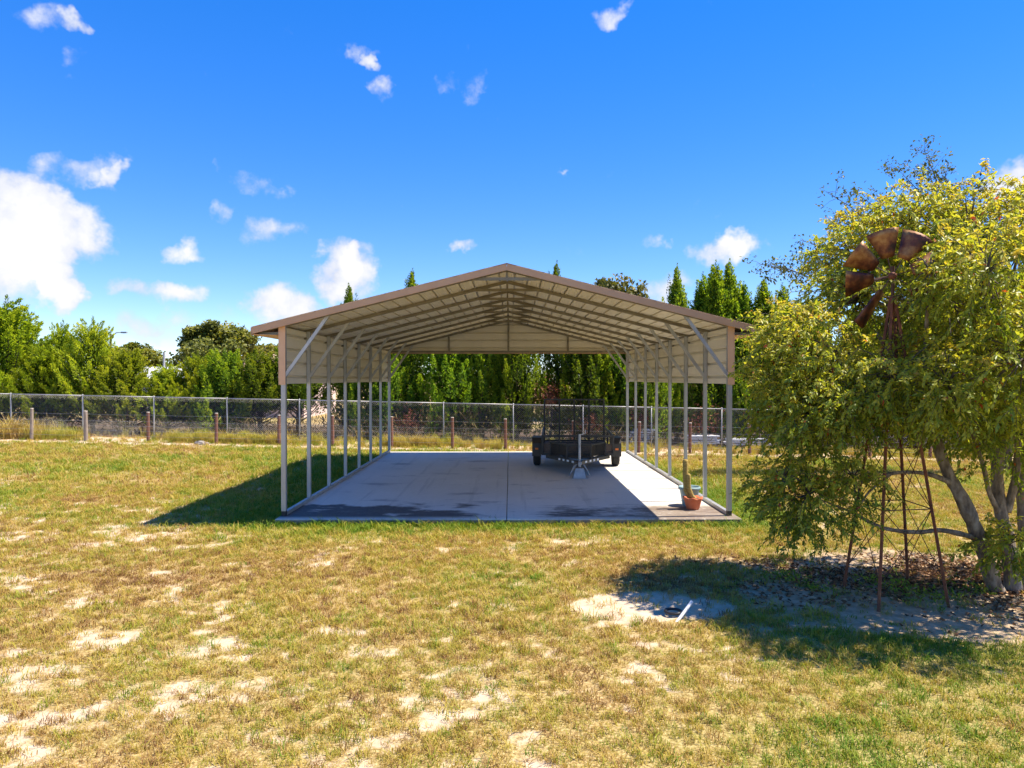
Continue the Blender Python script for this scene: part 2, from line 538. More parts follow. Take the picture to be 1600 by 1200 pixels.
def masks(x, y):
    """bare sand, litter dirt under the tree, greenness; all 0..1"""
    x = np.asarray(x, float); y = np.asarray(y, float)
    n1 = 0.42 * fbm(x * 0.8, y * 1.0, 1, 5, 0.62) + 0.58 * fbm(x * 2.6, y * 3.2, 5, 4, 0.6)
    n2 = fbm(x * 0.22 + 5, y * 0.22, 9, 3)
    n3 = fbm(x * 5.2, y * 5.6, 15, 3, 0.6)
    near = 1 - sstep(9.5, 14, y)
    left = 1 - sstep(-3.0, 1.5, x)
    thr = 0.662 - 0.068 * near * (0.12 + 0.88 * left) - 0.12 * (n2 - 0.5)
    # a poor stretch of lawn left of the carport
    thr = thr - 0.09 * np.exp(-(((x + 9.5) / 3.6) ** 2 + ((y - 13.4) / 1.6) ** 2))
    bare = sstep(thr - 0.10, thr + 0.10, 0.66 * n1 + 0.34 * n3 + 0.04)
    # sandy tracks before the fence
    wob = 0.5 * (fbm(x * 0.35, x * 0 + 3, 21, 3) - 0.5)
    bare = np.maximum(bare, 0.8 * (1 - sstep(26.6, 27.0, y)) * 0 + 0.75 * sstep(26.7, 27.1, y) * (1 - sstep(28.4, 29, y)))
    bare = np.maximum(bare, (1 - sstep(0.18, 0.60, np.abs(y - (26.45 + wob)))) * (0.45 + 0.9 * n1))
    # worn sand by the tree and patch of the pipe
    e = (fbm(x * 1.3, y * 1.3, 33, 4) - 0.5)
    d = np.sqrt(((x - 1.66) / 1.0) ** 2 + ((y - 7.95) / 0.55) ** 2) + e * 0.9
    bare = np.maximum(bare, 1 - sstep(0.75, 1.1, d))
    d2 = np.sqrt(((x - 5.3) / 3.0) ** 2 + ((y - 8.7) / 1.75) ** 2) + e * 0.9
    dirt = 1 - sstep(0.78, 1.15, d2)
    # a worn strip right of the dirt toward the lower right
    d3 = np.sqrt(((x - 4.9) / 2.4) ** 2 + ((y - 7.25) / 0.42) ** 2) + e * 1.0
    dirt = np.maximum(dirt, (1 - sstep(0.7, 1.1, d3)))
    # litter under the hedge, where the material also darkens for the shade
    dirt = np.maximum(dirt, sstep(28.6, 29.4, y) * (1 - sstep(36, 39, y)))
    green = 0.36 + 1.0 * (fbm(x * 0.45 + 40, y * 0.45, 50, 4) - 0.5) + 0.5 * (n3 - 0.5)
    green = green + 0.30 * sstep(0.5, 4.0, x) * (1 - sstep(9, 12, y))
    green = green + 0.16 * sstep(9, 13, y)
    # greener close to the carport, and further out along its left side
    dx = np.maximum(np.maximum(SL_X0 - x, x - SL_X1), 0)
    dy = np.maximum(np.maximum(SL_Y0 - y, y - SL_Y1), 0)
    dd = np.hypot(dx, dy)
    green = green + 0.42 * np.exp(-(dd / 1.1) ** 2) + 0.30 * np.exp(-(dx / 2.6) ** 2) * (x < 0) * (y > 12)
    bare = bare * (1 - np.exp(-(dd / 0.8) ** 2))
    # fence verge
    green = green - 0.05 * sstep(24.5, 26.5, y)
    return np.clip(bare, 0, 1), np.clip(dirt, 0, 1), np.clip(green, 0, 1)


ys = [-14.0, -8, -4, 0]
y_ = 1.5
while y_ < 31:
    ys.append(y_)
    y_ += 0.022 + 0.0062 * max(y_ - 2, 0)
ys += [33, 36, 40, 46, 55, 70, 100, 160, 300, 700, 1500]
xs = list(np.arange(-9, 9.01, 0.06))
xr = [9.15, 9.35, 9.6]
s_ = 9.6
while s_ < 30:
    s_ += 0.16
    xr.append(s_)
xr += [34, 40, 55, 90, 180, 400, 1500]
xs = [-v for v in reversed(xr)] + xs + xr
GX, GY = np.meshgrid(np.array(xs), np.array(ys))
b_, d_, g_ = masks(GX, GY)
GZ = gz(GX, GY) + 0.018 * (fbm(GX * 1.6, GY * 1.6, 70, 4) - 0.5) * (np.abs(GX) < 30) * (GY < 32)
GZ = GZ - 0.012 * b_
inside = (GX > SL_X0 + .05) & (GX < SL_X1 - .05) & (GY > SL_Y0 + .05) & (GY < SL_Y1 - .05)
GZ = np.where(inside, np.minimum(GZ, 0) - 0.03, GZ)
nr, nc = GX.shape
V = np.stack([GX.ravel(), GY.ravel(), GZ.ravel()], 1)
idx = np.arange(nr * nc).reshape(nr, nc)
F = np.stack([idx[:-1, :-1].ravel(), idx[:-1, 1:].ravel(), idx[1:, 1:].ravel(), idx[1:, :-1].ravel()], 1)

gm, nt, pb = mat('sandy_lawn_ground')
at = {}
for nm in ('bare', 'dirt', 'green'):
    a = nt.nodes.new('ShaderNodeAttribute')
    a.attribute_name = nm
    at[nm] = a.outputs['Fac']
tco = nt.nodes.new('ShaderNodeTexCoord').outputs['Object']
nf = noise(nt, 38, 5, 0.7, vec=tco)
nm_ = noise(nt, 7, 5, 0.65, vec=tco)
nst = noise(nt, 60, 3, 0.6, vec=tco)
thatch = ramp(nt, nf, [(0.30, (0.13, 0.065, 0.028)), (0.44, (0.31, 0.18, 0.075)), (0.54, (0.47, 0.325, 0.14)), (0.66, (0.59, 0.455, 0.25))])
thg = ramp(nt, nf, [(0.30, (0.075, 0.075, 0.018)), (0.46, (0.22, 0.19, 0.05)), (0.57, (0.36, 0.30, 0.10)), (0.70, (0.50, 0.42, 0.20))])
col = mixc(nt, at['green'], thatch, thg)
sand = ramp(nt, nm_, [(0.3, (0.46, 0.335, 0.215)), (0.55, (0.57, 0.44, 0.30)), (0.75, (0.66, 0.54, 0.40))])
# break the edge of the sand with fine grain
mrn = nt.nodes.new('ShaderNodeMapRange')
mrn.inputs['From Min'].default_value = 0.25
mrn.inputs['From Max'].default_value = 0.75
ad = nt.nodes.new('ShaderNodeMath'); ad.operation = 'MULTIPLY_ADD'
nt.links.new(nst, ad.inputs[0]); ad.inputs[1].default_value = 1.1; ad.inputs[2].default_value = -0.55
ad2 = nt.nodes.new('ShaderNodeMath'); ad2.operation = 'ADD'
nt.links.new(at['bare'], ad2.inputs[0]); nt.links.new(ad.outputs[0], ad2.inputs[1])
nt.links.new(ad2.outputs[0], mrn.inputs['Value'])
col = mixc(nt, mrn.outputs[0], col, sand)
dcol = ramp(nt, nm_, [(0.3, (0.30, 0.20, 0.115)), (0.5, (0.46, 0.33, 0.21)), (0.7, (0.60, 0.46, 0.32))])
mrd = nt.nodes.new('ShaderNodeMath'); mrd.operation = 'MULTIPLY'
nt.links.new(at['dirt'], mrd.inputs[0]); mrd.inputs[1].default_value = 0.92
col = mixc(nt, mrd.outputs[0], col, dcol)
sgy = nt.nodes.new('ShaderNodeSeparateXYZ')
nt.links.new(tco, sgy.inputs[0])
dfm = nt.nodes.new('ShaderNodeMapRange')
nt.links.new(sgy.outputs['Y'], dfm.inputs['Value'])
dfm.inputs['From Min'].default_value = 28.6
dfm.inputs['From Max'].default_value = 29.6
dfa = nt.nodes.new('ShaderNodeMath'); dfa.operation = 'MULTIPLY'
nt.links.new(dfm.outputs[0], dfa.inputs[0]); nt.links.new(at['dirt'], dfa.inputs[1])
# needle litter below the hedge, the shade there also put into its dark colour
col = mixc(nt, dfa.outputs[0], col, ramp(nt, nf, [(0.3, (0.035, 0.022, 0.014)), (0.55, (0.09, 0.058, 0.034)), (0.7, (0.16, 0.11, 0.07))]))
nt.links.new(col, pb.inputs['Base Color'])
pb.inputs['Roughness'].default_value = 0.95
pb.inputs['Specular IOR Level'].default_value = 0.1
bump(nt, pb, nf, 0.55, 0.02)
ground = np_mesh('ground', V, F, gm, smooth=True)
for nm, arr in (('bare', b_), ('dirt', d_), ('green', g_)):
    a = ground.data.attributes.new(nm, 'FLOAT', 'POINT')
    a.data.foreach_set('value', arr.ravel().astype(np.float32))
tag(ground, kind='structure')

# ------------------------------------------------------------------ concrete slab (two pours with a joint)
cm, nt, pb = mat('stained_concrete')
tco = nt.nodes.new('ShaderNodeTexCoord').outputs['Object']
sx = nt.nodes.new('ShaderNodeSeparateXYZ')
nt.links.new(tco, sx.inputs[0])
big = noise(nt, 0.55, 5, 0.6, vec=tco)
fine = noise(nt, 14, 6, 0.65, vec=tco)
base = ramp(nt, big, [(0.3, (0.58, 0.53, 0.45)), (0.7, (0.71, 0.655, 0.57))])
base = mixc(nt, 0.5, base, ramp(nt, fine, [(0.3, (0.55, 0.505, 0.435)), (0.7, (0.74, 0.69, 0.61))]))


def nmath(nt, op, a, b=None, c=None, clamp=False):
    n = nt.nodes.new('ShaderNodeMath')
    n.operation = op
    n.use_clamp = clamp
    for i, v in enumerate((a, b, c)):
        if v is None: continue
        if isinstance(v, (int, float)): n.inputs[i].default_value = v
        else: nt.links.new(v, n.inputs[i])
    return n.outputs[0]


def nrange(nt, v, a, b, c=0.0, d=1.0, smooth=True):
    n = nt.nodes.new('ShaderNodeMapRange')
    if smooth: n.interpolation_type = 'SMOOTHSTEP'
    nt.links.new(v, n.inputs['Value'])
    for k, q in (('From Min', a), ('From Max', b), ('To Min', c), ('To Max', d)):
        n.inputs[k].default_value = q
    return n.outputs[0]


# black mildew along the front edge, streaked crosswise
streak = noise(nt, 1.0, 7, 0.68, vec=tco, stretch=(0.8, 2.3, 1))
streak2 = noise(nt, 1.0, 6, 0.7, vec=tco, stretch=(2.6, 8, 1))
wobble = noise(nt, 0.8, 5, 0.6, vec=tco)
yw = nmath(nt, 'MULTIPLY_ADD', nmath(nt, 'SUBTRACT', wobble, 0.5), 4.2, sx.outputs['Y'])
edge = nrange(nt, yw, 14.5, 12.6)                   # 0 inside .. 1 at the front
edgein = nrange(nt, sx.outputs['Y'], 12.36, 12.62)               # the cleaner lip
mid = nrange(nt, nmath(nt, 'ABSOLUTE', nmath(nt, 'ADD', sx.outputs['X'], 0.15)), 0.1, 1.5, 0.35, 1.0)
leftb = nrange(nt, sx.outputs['X'], 3.4, -2.6, 0.55, 1.0)
mm = nmath(nt, 'MULTIPLY', nmath(nt, 'MULTIPLY', edge, mid), leftb)
sv = nmath(nt, 'ADD', nmath(nt, 'MULTIPLY', streak, 0.65), nmath(nt, 'MULTIPLY', streak2, 0.35))
mild = nrange(nt, nmath(nt, 'ADD', sv, nmath(nt, 'MULTIPLY', mm, 0.42)), 0.64, 0.80)
mild = nmath(nt, 'MULTIPLY', mild, nmath(nt, 'MULTIPLY_ADD', edgein, 0.75, 0.25))
mild = nmath(nt, 'MULTIPLY', mild, nrange(nt, yw, 15.2, 14.0))
col = mixc(nt, nmath(nt, 'MULTIPLY', mild, 0.92), base, (0.035, 0.033, 0.036))
# oil and damp spots
sp = noise(nt, 1.0, 6, 0.62, vec=tco, stretch=(0.75, 1.5, 1))
spm = nrange(nt, sp, 0.57, 0.70)
col = mixc(nt, nmath(nt, 'MULTIPLY', spm, 0.55), col, (0.16, 0.15, 0.15))
tyk = noise(nt, 1.0, 5, 0.6, vec=tco, stretch=(5.5, 0.22, 1))
col = mixc(nt, nmath(nt, 'MULTIPLY', nrange(nt, tyk, 0.56, 0.70), 0.22), col, (0.20, 0.185, 0.17))
# brown organic stain in the sunlit front corner
br = nmath(nt, 'MULTIPLY', nrange(nt, sx.outputs['Y'], 14.0, 13.4), nrange(nt, sx.outputs['X'], 1.8, 2.8))
brn = nrange(nt, nmath(nt, 'ADD', fine, nmath(nt, 'MULTIPLY', br, 0.38)), 0.56, 0.86)
brn = nmath(nt, 'MULTIPLY', brn, nmath(nt, 'MULTIPLY', br, 0.85))
col = mixc(nt, brn, col, (0.17, 0.115, 0.075))
# weathered front face
ff = nrange(nt, sx.outputs['Z'], 0.105, 0.085)
col = mixc(nt, nmath(nt, 'MULTIPLY', ff, 0.75), col, ramp(nt, fine, [(0.35, (0.06, 0.05, 0.03)), (0.65, (0.22, 0.18, 0.12))]))
nt.links.new(col, pb.inputs['Base Color'])
nt.links.new(nrange(nt, fine, 0.3, 0.7, 0.6, 0.85), pb.inputs['Roughness'])
bump(nt, pb, fine, 0.12, 0.006)

slab = empty('concrete_slab', (0, 0, 0))
tag(slab, kind='structure')


def slab_part(x0, x1):
    b = 0.012
    mb = MB()
    vs_ = []
    for (z, i) in ((-0.62, 0), (SLZ - b, 0), (SLZ, b)):
        for (xx, yy) in ((x0 + i, SL_Y0 + i), (x1 - i, SL_Y0 + i), (x1 - i, SL_Y1 - i), (x0 + i, SL_Y1 - i)):
            vs_.append((xx, yy, z))
    fs_ = [(8, 9, 10, 11)]
    for l in (0, 4):
        for k in range(4):
            k2 = (k + 1) % 4
            fs_.append((l + k, l + k2, l + 4 + k2, l + 4 + k))
    mb.add(vs_, fs_)
    return mb.build('slab_section', cm, slab)


slab_part(SL_X0, CX - 0.006)
slab_part(CX + 0.006, SL_X1)

# ================================================================== carport
ZR = 4.50                         # rafter line at the ridge


def zr(x):
    return ZR - 0.25 * abs(x - CX)


carport = empty('carport', (CX, YF, SLZ))
tag(carport, 'open metal carport with tan trimmed gable roof and cream upper side panels', 'carport')
CPI = Matrix.Translation(-Vector((CX, YF, SLZ)))


def cp(mb, name, m, parent=carport, smooth=False):
    """builds a part of the carport, vertices given in world space"""
    off = Vector((CX, YF, SLZ))
    mb.v = [tuple(Vector(p) - off) for p in mb.v]
    return mb.build(name, m, parent, smooth)


NB = 8
PITCH = (YB - YF) / (NB - 1)
TW = 0.068
post_mesh = brace_mesh = None
yf = [YF + PITCH * i for i in range(NB)]
for sgn in (-1, 1):
    xp = CX + sgn * HW
    # base rail, with bolts and an open black end
    rail = cp(MB().box((xp, (YF + YB) / 2 + 0.05, SLZ + 0.036), (0.07, YB - YF + 0.02, 0.066)), 'base_rail', M['galv'])
    for i in range(NB):
        cp(MB().lathe([(0.0, 0.082), (0.014, 0.082), (0.014, 0.066)], (xp, yf[i] + 0.12, SLZ + 0.003), 8), 'anchor_bolt', M['jack'], rail)
    cp(MB().box((xp, YF + 0.005, SLZ + 0.045), (0.078, 0.078, 0.085)), 'rail_end_cap', M['blackplastic'])
    for i, y in enumerate(yf):
        wpost = TW + (0.012 if i in (0, NB - 1) else 0)
        zb = SLZ + (0.088 if i == 0 else 0.07)
        cp(MB().box((xp, y, (zb + zr(xp) - 0.02) / 2), (wpost, wpost, zr(xp) - 0.02 - zb)), 'post', M['galv'])
        # knee brace
        a = Vector((xp - sgn * 0.02, y, 2.60))
        bx = xp - sgn * 0.80
        b = Vector((bx, y, zr(bx) - 0.02))
        cp(MB().bar(a, b, 0.056, 0.056, (0, 1, 0)), 'knee_brace', M['galv'])
for i, y in enumerate(yf):
    for sgn in (-1, 1):
        a = Vector((CX, y + sgn * 0.0006, ZR - 0.012))
        xe = CX + sgn * (HW + 0.44)
        b = Vector((xe, y + sgn * 0.0006, zr(xe) - 0.012))
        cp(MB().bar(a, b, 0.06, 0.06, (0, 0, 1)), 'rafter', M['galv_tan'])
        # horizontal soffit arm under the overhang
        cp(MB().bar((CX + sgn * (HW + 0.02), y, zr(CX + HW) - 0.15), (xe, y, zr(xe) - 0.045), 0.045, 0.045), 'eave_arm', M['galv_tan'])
    hw_ = 0.68
    zt = zr(CX + hw_) - 0.01
    if i < NB - 1:
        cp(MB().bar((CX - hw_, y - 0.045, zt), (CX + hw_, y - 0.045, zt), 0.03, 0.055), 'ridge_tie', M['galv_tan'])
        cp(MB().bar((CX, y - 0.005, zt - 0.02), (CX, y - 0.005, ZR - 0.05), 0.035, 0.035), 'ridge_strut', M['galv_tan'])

# ribbed sheets -------------------------------------------------------
RIB = 0.255


def rib_profile(n, w=0.03, h=0.02, minor=True):
    """(s, height) along a sheet with n ribs"""
    p = [(0.0, 0.0)]
    for k in range(n):
        c = (k + 0.5) * RIB
        if minor:
            for q in (-0.27, 0.27):
                if q < 0:
                    p += [(c + q * RIB - 0.012, 0), (c + q * RIB - 0.006, 0.0035), (c + q * RIB + 0.006, 0.0035), (c + q * RIB + 0.012, 0)]
        p += [(c - w, 0), (c - w * 0.5, h), (c + w * 0.5, h), (c + w, 0)]
        if minor:
            q = 0.27
            p += [(c + q * RIB - 0.012, 0), (c + q * RIB - 0.006, 0.0035), (c + q * RIB + 0.006, 0.0035), (c + q * RIB + 0.012, 0)]
    p.append((n * RIB, 0.0))
    return p


def sheet(fn, prof, t0, t1, thick=0.0035):
    """fn(s, h, t) -> point; extrudes the ribbed profile between t0 and t1 with a real thickness"""
    mb = MB()
    n = len(prof)
    vs_ = []
    for t in (t0, t1):
        for dh in (0, thick):
            for (s, h) in prof:
                vs_.append(fn(s, h + dh, t))
    fs_ = []
    for k in range(n - 1):
        fs_.append((k, k + 1, 2 * n + k + 1, 2 * n + k))
        fs_.append((n + k + 1, n + k, 3 * n + k, 3 * n + k + 1))
        fs_.append((k + 1, k, n + k, n + k + 1))
        fs_.append((2 * n + k, 2 * n + k + 1, 3 * n + k + 1, 3 * n + k))
    fs_.append((0, 2 * n, 3 * n, n))
    fs_.append((n - 1, 2 * n - 1, 4 * n - 1, 3 * n - 1))
    mb.add(vs_, fs_)
    return mb


RY0, RY1 = YF - 0.13, YB + 0.13
ca, sa = math.cos(math.atan(0.25)), math.sin(math.atan(0.25))
for sgn in (-1, 1):
    for k in range(6):
        s0 = 0.02 + k * 3 * RIB
        dz = 0.0022 * (k % 2)

        def fn(s, h, t, sgn=sgn, s0=s0, dz=dz):
            u = (s0 + s)
            return Vector((CX + sgn * (u * ca + h * sa), t, ZR + 0.022 - u * sa + h * ca + dz))
        cp(sheet(fn, rib_profile(3, 0.019, 0.05), RY0, RY1), 'roof_panel', M['cream'])
    # rake trim (front and back), fascia on the eave
    LEN = 18 * RIB + 0.03
    for (yy, nmz) in ((RY0 - 0.012, 'rake_trim'), (RY1 + 0.012, 'rake_trim')):
        a = Vector((CX + sgn * 0.0, yy + 0.0007 * sgn, ZR + 0.016))
        b = Vector((CX + sgn * LEN * ca, yy + 0.0007 * sgn, ZR + 0.016 - LEN * sa))
        tr = cp(MB().bar(a, b, 0.024, 0.112), nmz, M['trim'])
        cp(MB().bar(a + Vector((0, 0.03 if yy < 15 else -0.03, 0.066)), b + Vector((0, 0.03 if yy < 15 else -0.03, 0.066)), 0.095, 0.006), 'trim_flange', M['trim'], tr)
    xe = CX + sgn * (LEN * ca + 0.006)
    cp(MB().box((xe, (RY0 + RY1) / 2, ZR + 0.008 - LEN * sa - 0.006), (0.012, RY1 - RY0 + 0.03, 0.11)), 'eave_fascia', M['trim'])
    # boxed soffit
    x0, x1 = CX + sgn * (HW + 0.10), CX + sgn * (LEN * ca)
    zz = ZR + 0.008 - LEN * sa - 0.055
    cp(MB().bar((x0, (RY0 + RY1) / 2, zr(CX + HW) - 0.185), (x1, (RY0 + RY1) / 2, zz), RY1 - RY0 - 0.03, 0.006, (0, 0, 1)), 'soffit', M['peach'])
    # upper side wall sheet, hung outside the posts
    ztop = zr(CX + HW) - 0.03
    xw = CX + sgn * (HW + 0.042)

    def fw(s, h, t, sgn=sgn, xw=xw, ztop=ztop):
        return Vector((xw + sgn * h, t, ztop - s))
    cp(sheet(fw, rib_profile(4, 0.027, 0.05), YF - 0.03, YB + 0.03), 'side_panel', M['cream'])
    # girt bars behind the sheet
    for q in range(1, 4):
        pass
    # corner trims
    for yy in (YF - 0.045, YB + 0.045):
        cp(MB().box((CX + sgn * (HW + 0.013), yy, ztop - 0.51), (0.108, 0.016, 1.045)), 'corner_trim', M['peach'])
        cp(MB().box((CX + sgn * (HW + 0.074), yy + (0.035 if yy < 15 else -0.035), ztop - 0.51), (0.010, 0.085, 1.045)), 'corner_trim', M['peach'])

# back gable
GB = zr(CX + HW) - 0.06
gable_y = YB + 0.042
mb = MB()
n_r = 4
prof = rib_profile(n_r, 0.025, 0.05)
vs_ = []; fs_ = []
row = 0
for (s, h) in prof:
    z = GB + s
    hwid = max((ZR - 0.01 - z) / 0.25, 0.0)
    hwid = min(hwid, HW + 0.03)
    if hwid <= 0.03:
        break
    for t in (-1, 1):
        vs_.append((CX + t * hwid, gable_y + h, z))
    row += 1
for k in range(row - 1):
    fs_.append((2 * k, 2 * k + 1, 2 * k + 3, 2 * k + 2))
mb.add(vs_, fs_)
gp = cp(mb, 'gable_panel', M['cream'])
sol = gp.modifiers.new('thickness', 'SOLIDIFY')
sol.thickness = 0.004
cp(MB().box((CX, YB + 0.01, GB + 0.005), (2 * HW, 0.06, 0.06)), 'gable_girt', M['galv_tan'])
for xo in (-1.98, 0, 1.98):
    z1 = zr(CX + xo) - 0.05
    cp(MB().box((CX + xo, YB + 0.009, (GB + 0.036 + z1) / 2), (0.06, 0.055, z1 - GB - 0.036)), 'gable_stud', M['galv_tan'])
cp(MB().box((CX, gable_y + 0.026, GB - 0.03), (2 * HW + 0.1, 0.010, 0.06)), 'gable_trim', M['trim'])

# ridge cap
for sgn in (-1, 1):
    a = Vector((CX + sgn * 0.002, 0, ZR + 0.083)); b = Vector((CX + sgn * 0.17, 0, ZR + 0.083 - 0.0425))
    m_ = (a + b) / 2
    mb = MB()
    mb.add([(a.x, RY0, a.z), (b.x, RY0, b.z), (b.x, RY1, b.z), (a.x, RY1, a.z), (a.x, RY0, a.z + .004), (b.x, RY0, b.z + .004), (b.x, RY1, b.z + .004), (a.x, RY1, a.z + .004)],
           [(0, 1, 2, 3), (7, 6, 5, 4), (0, 4, 5, 1), (1, 5, 6, 2), (2, 6, 7, 3), (3, 7, 4, 0)])
    cp(mb, 'ridge_cap', M['cream'])

# ================================================================== utility trailer
tr_ = empty('utility_trailer', (1.86, 20.0, SLZ), math.atan2(-0.060, 1.0) * 1.0)
tag(tr_, 'black open utility trailer with upright mesh ramp gate parked on the slab', 'trailer')
# local frame: +Y to the rear (away from the camera), origin under the axle
TB = 0.93                # half width of the bed
Y0t, Y1t = -1.35, 1.85   # bed front / rear
ZD = 0.50                # deck height
mb = MB()
for sx_ in (-1, 1):
    mb.bar((sx_ * TB, Y0t, ZD - 0.04), (sx_ * TB, Y1t, ZD - 0.04), 0.05, 0.08)
for yy in np.linspace(Y0t, Y1t, 6):
    mb.bar((-TB, yy, ZD - 0.045), (TB, yy, ZD - 0.045), 0.05, 0.06)
mb.build('bed_frame', M['black'], tr_)
nP = 11
pw = (2 * TB - 0.06) / nP
for k in range(nP):
    xk = -TB + 0.03 + pw * (k + 0.5)
    MB().box((xk, (Y0t + Y1t) / 2, ZD + 0.006 + random.uniform(-.003, .003)), (pw - 0.012, Y1t - Y0t - 0.04, 0.035)).build('deck_plank', M['plank'], tr_)
ZT = 0.93
rail_mb = MB()
rail_mb.bar((-TB - .02, Y0t, ZT), (TB + .02, Y0t, ZT), 0.055, 0.055)
for sx_ in (-1, 1):
    rail_mb.bar((sx_ * TB, Y0t + 0.03, ZT), (sx_ * TB, Y1t, ZT), 0.05, 0.05)
rail_mb.build('top_rail', M['black'], tr_)
for sx_ in (-1, 1):
    for yy in (Y0t, -0.65, 0.65, Y1t - 0.03):
        MB().bar((sx_ * TB, yy, ZD), (sx_ * TB, yy, ZT - 0.02), 0.045, 0.045).build('rail_upright', M['black'], tr_)
    MB().bar((sx_ * TB, Y0t + 0.03, ZT - .03), (sx_ * (TB - 0.0), Y0t + 0.45, ZD), 0.035, 0.035).build('corner_brace', M['black'], tr_)
for xx in (-0.48, 0.0, 0.48):
    MB().bar((xx, Y0t, ZD), (xx, Y0t, ZT - 0.02), 0.04, 0.04).build('rail_upright', M['black'], tr_)
# board along the foot of the front rail
MB().box((0, Y0t + 0.045, ZD + 0.13), (2 * TB - 0.06, 0.03, 0.2)).build('front_board', M['plank'], tr_)
# fenders, wheels
for sx_ in (-1, 1):
    xw = sx_ * (TB + 0.17)
    mb = MB()
    pr = [(-0.46, 0.30), (-0.46, 0.66), (-0.34, 0.80), (0.34, 0.80), (0.46, 0.66), (0.46, 0.30)]
    w_ = 0.125
    th = 0.012
    for (a, b) in zip(pr[:-1], pr[1:]):
        A = Vector((xw, a[0], a[1])); B = Vector((xw, b[0], b[1]))
        mb.bar(A, B, 2 * w_, th, (0, 0, 1) if abs(b[0] - a[0]) > 0.01 else (0, 1, 0))
    fd = mb.build('fender', M['black'], tr_)
    sk = MB()
    pts = [(-0.46, 0.45), (-0.46, 0.66), (-0.34, 0.80), (0.34, 0.80), (0.46, 0.66), (0.46, 0.45), (0.28, 0.72), (-0.28, 0.72)]
    xo = xw - sx_ * (w_ + 0.002)
    sk.add([(xo, p[0], p[1]) for p in pts], [(0, 1, 2, 7), (7, 2, 3, 6), (6, 3, 4, 5)])
    sk.build('fender_skirt', M['black'], fd)
    MB().box((xw, -0.475, 0.505), (0.085, 0.02, 0.05)).build('marker_light', M['amber'], fd)
    # wheel
    wh = empty('wheel', (xw, 0, 0.335))
    wh.parent = tr_
    prof = [(0.19, -0.095), (0.25, -0.105), (0.30, -0.10), (0.325, -0.075), (0.335, -0.04), (0.335, 0.04), (0.325, 0.075), (0.30, 0.10), (0.25, 0.105), (0.19, 0.095), (0.19, -0.095)]
    ty = MB().lathe(prof, (0, 0, 0), 36, axis='X')
    for k in range(36):      # tread lugs
        a = 2 * math.pi * k / 36
        for q in (-0.045, 0.0, 0.045):
            a2 = a + (0.05 if q == 0 else 0)
            Mx = Matrix.Rotation(a2, 3, 'X')
            ty.box(Mx @ Vector((q, 0, 0.337)), (0.036, 0.035, 0.012), Mx)
    ty.build('tyre', M['rubber'], wh, False)
    MB().lathe([(0.0, sx_ * 0.02), (0.06, sx_ * 0.03), (0.07, sx_ * 0.05), (0.15, sx_ * 0.04), (0.19, sx_ * 0.09), (0.192, -sx_ * 0.09), (0.12, -sx_ * 0.03), (0.0, -sx_ * 0.03)], (0, 0, 0), 28, axis='X').build('rim', M['rim'], wh, True)
MB().bar((-TB - 0.15, 0, 0.335), (TB + 0.15, 0, 0.335), 0.055, 0.055).build('axle', M['black'], tr_)
for sx_ in (-1, 1):
    mb = MB()
    mb.tube([(sx_ * (TB - 0.03), -0.34, 0.42), (sx_ * (TB - 0.03), -0.1, 0.375), (sx_ * (TB - 0.03), 0.1, 0.375), (sx_ * (TB - 0.03), 0.34, 0.42)], 0.022, 6)
    mb.build('leaf_spring', M['black'], tr_)
# tongue
TY = -2.85
for sx_ in (-1, 1):
    tg = MB().bar((sx_ * 0.82, Y0t + 0.05, ZD - 0.11), (sx_ * 0.03, TY + 0.15, ZD - 0.11), 0.05, 0.085).build('tongue_beam', M['black'], tr_)
    a = Vector((sx_ * 0.82, Y0t + 0.05, ZD - 0.11)); b = Vector((sx_ * 0.03, TY + 0.15, ZD - 0.11))
    d = (b - a).normalized()
    nrm = Vector((sx_ * abs(d.y), -abs(d.x), 0)).normalized()
    for q in (0.45, 0.58, 0.71, 0.86):
        c = a.lerp(b, q) + nrm * 0.028
        MB().bar(c - d * 0.05, c + d * 0.05, 0.004, 0.05).build('reflective_tape', M['tape'], tg)
MB().bar((0, TY + 0.20, ZD - 0.10), (0, TY - 0.14, ZD - 0.10), 0.075, 0.07).build('coupler', M['jack'], tr_)
mb = MB()
mb.lathe([(0.0, 0.50), (0.03, 0.50), (0.03, -0.30), (0.0, -0.30)], (0, TY + 0.24, ZD - 0.02 + 0.1), 12)
jk = mb.build('jack', M['jack'], tr_)
mb = MB()
mb.bar((-0.005, TY + 0.24, ZD + 0.56), (0.14, TY + 0.24, ZD + 0.60), 0.014)
mb.bar((0.14, TY + 0.24, ZD + 0.60), (0.14, TY + 0.24, ZD + 0.69), 0.022)
mb.build('crank', M['jack'], jk)
mb = MB()
zf = 0.0
vs_ = [(-0.16, TY + 0.10, zf), (0.16, TY + 0.10, zf), (0.16, TY + 0.38, zf), (-0.16, TY + 0.38, zf), (-0.10, TY + 0.16, 0.25), (0.10, TY + 0.16, 0.25), (0.10, TY + 0.32, 0.25), (-0.10, TY + 0.32, 0.25)]
mb.add(vs_, [(3, 2, 1, 0), (4, 5, 6, 7), (0, 1, 5, 4), (1, 2, 6, 5), (2, 3, 7, 6), (3, 0, 4, 7)])
mb.box((0, TY + 0.24, 0.012), (0.38, 0.34, 0.018))
mb.build('jack_foot', M['jack'], jk)
for sx_ in (-1, 1):
    pts = []
    for k in range(9):
        t = k / 8
        pts.append((sx_ * (0.08 + 0.17 * math.sin(math.pi * t) ** 0.8), TY + 0.30 - 0.35 * t, ZD - 0.13 - 0.30 * math.sin(math.pi * t)))
    MB().tube(pts, 0.011, 6).build('safety_chain', M['jack'], tr_)
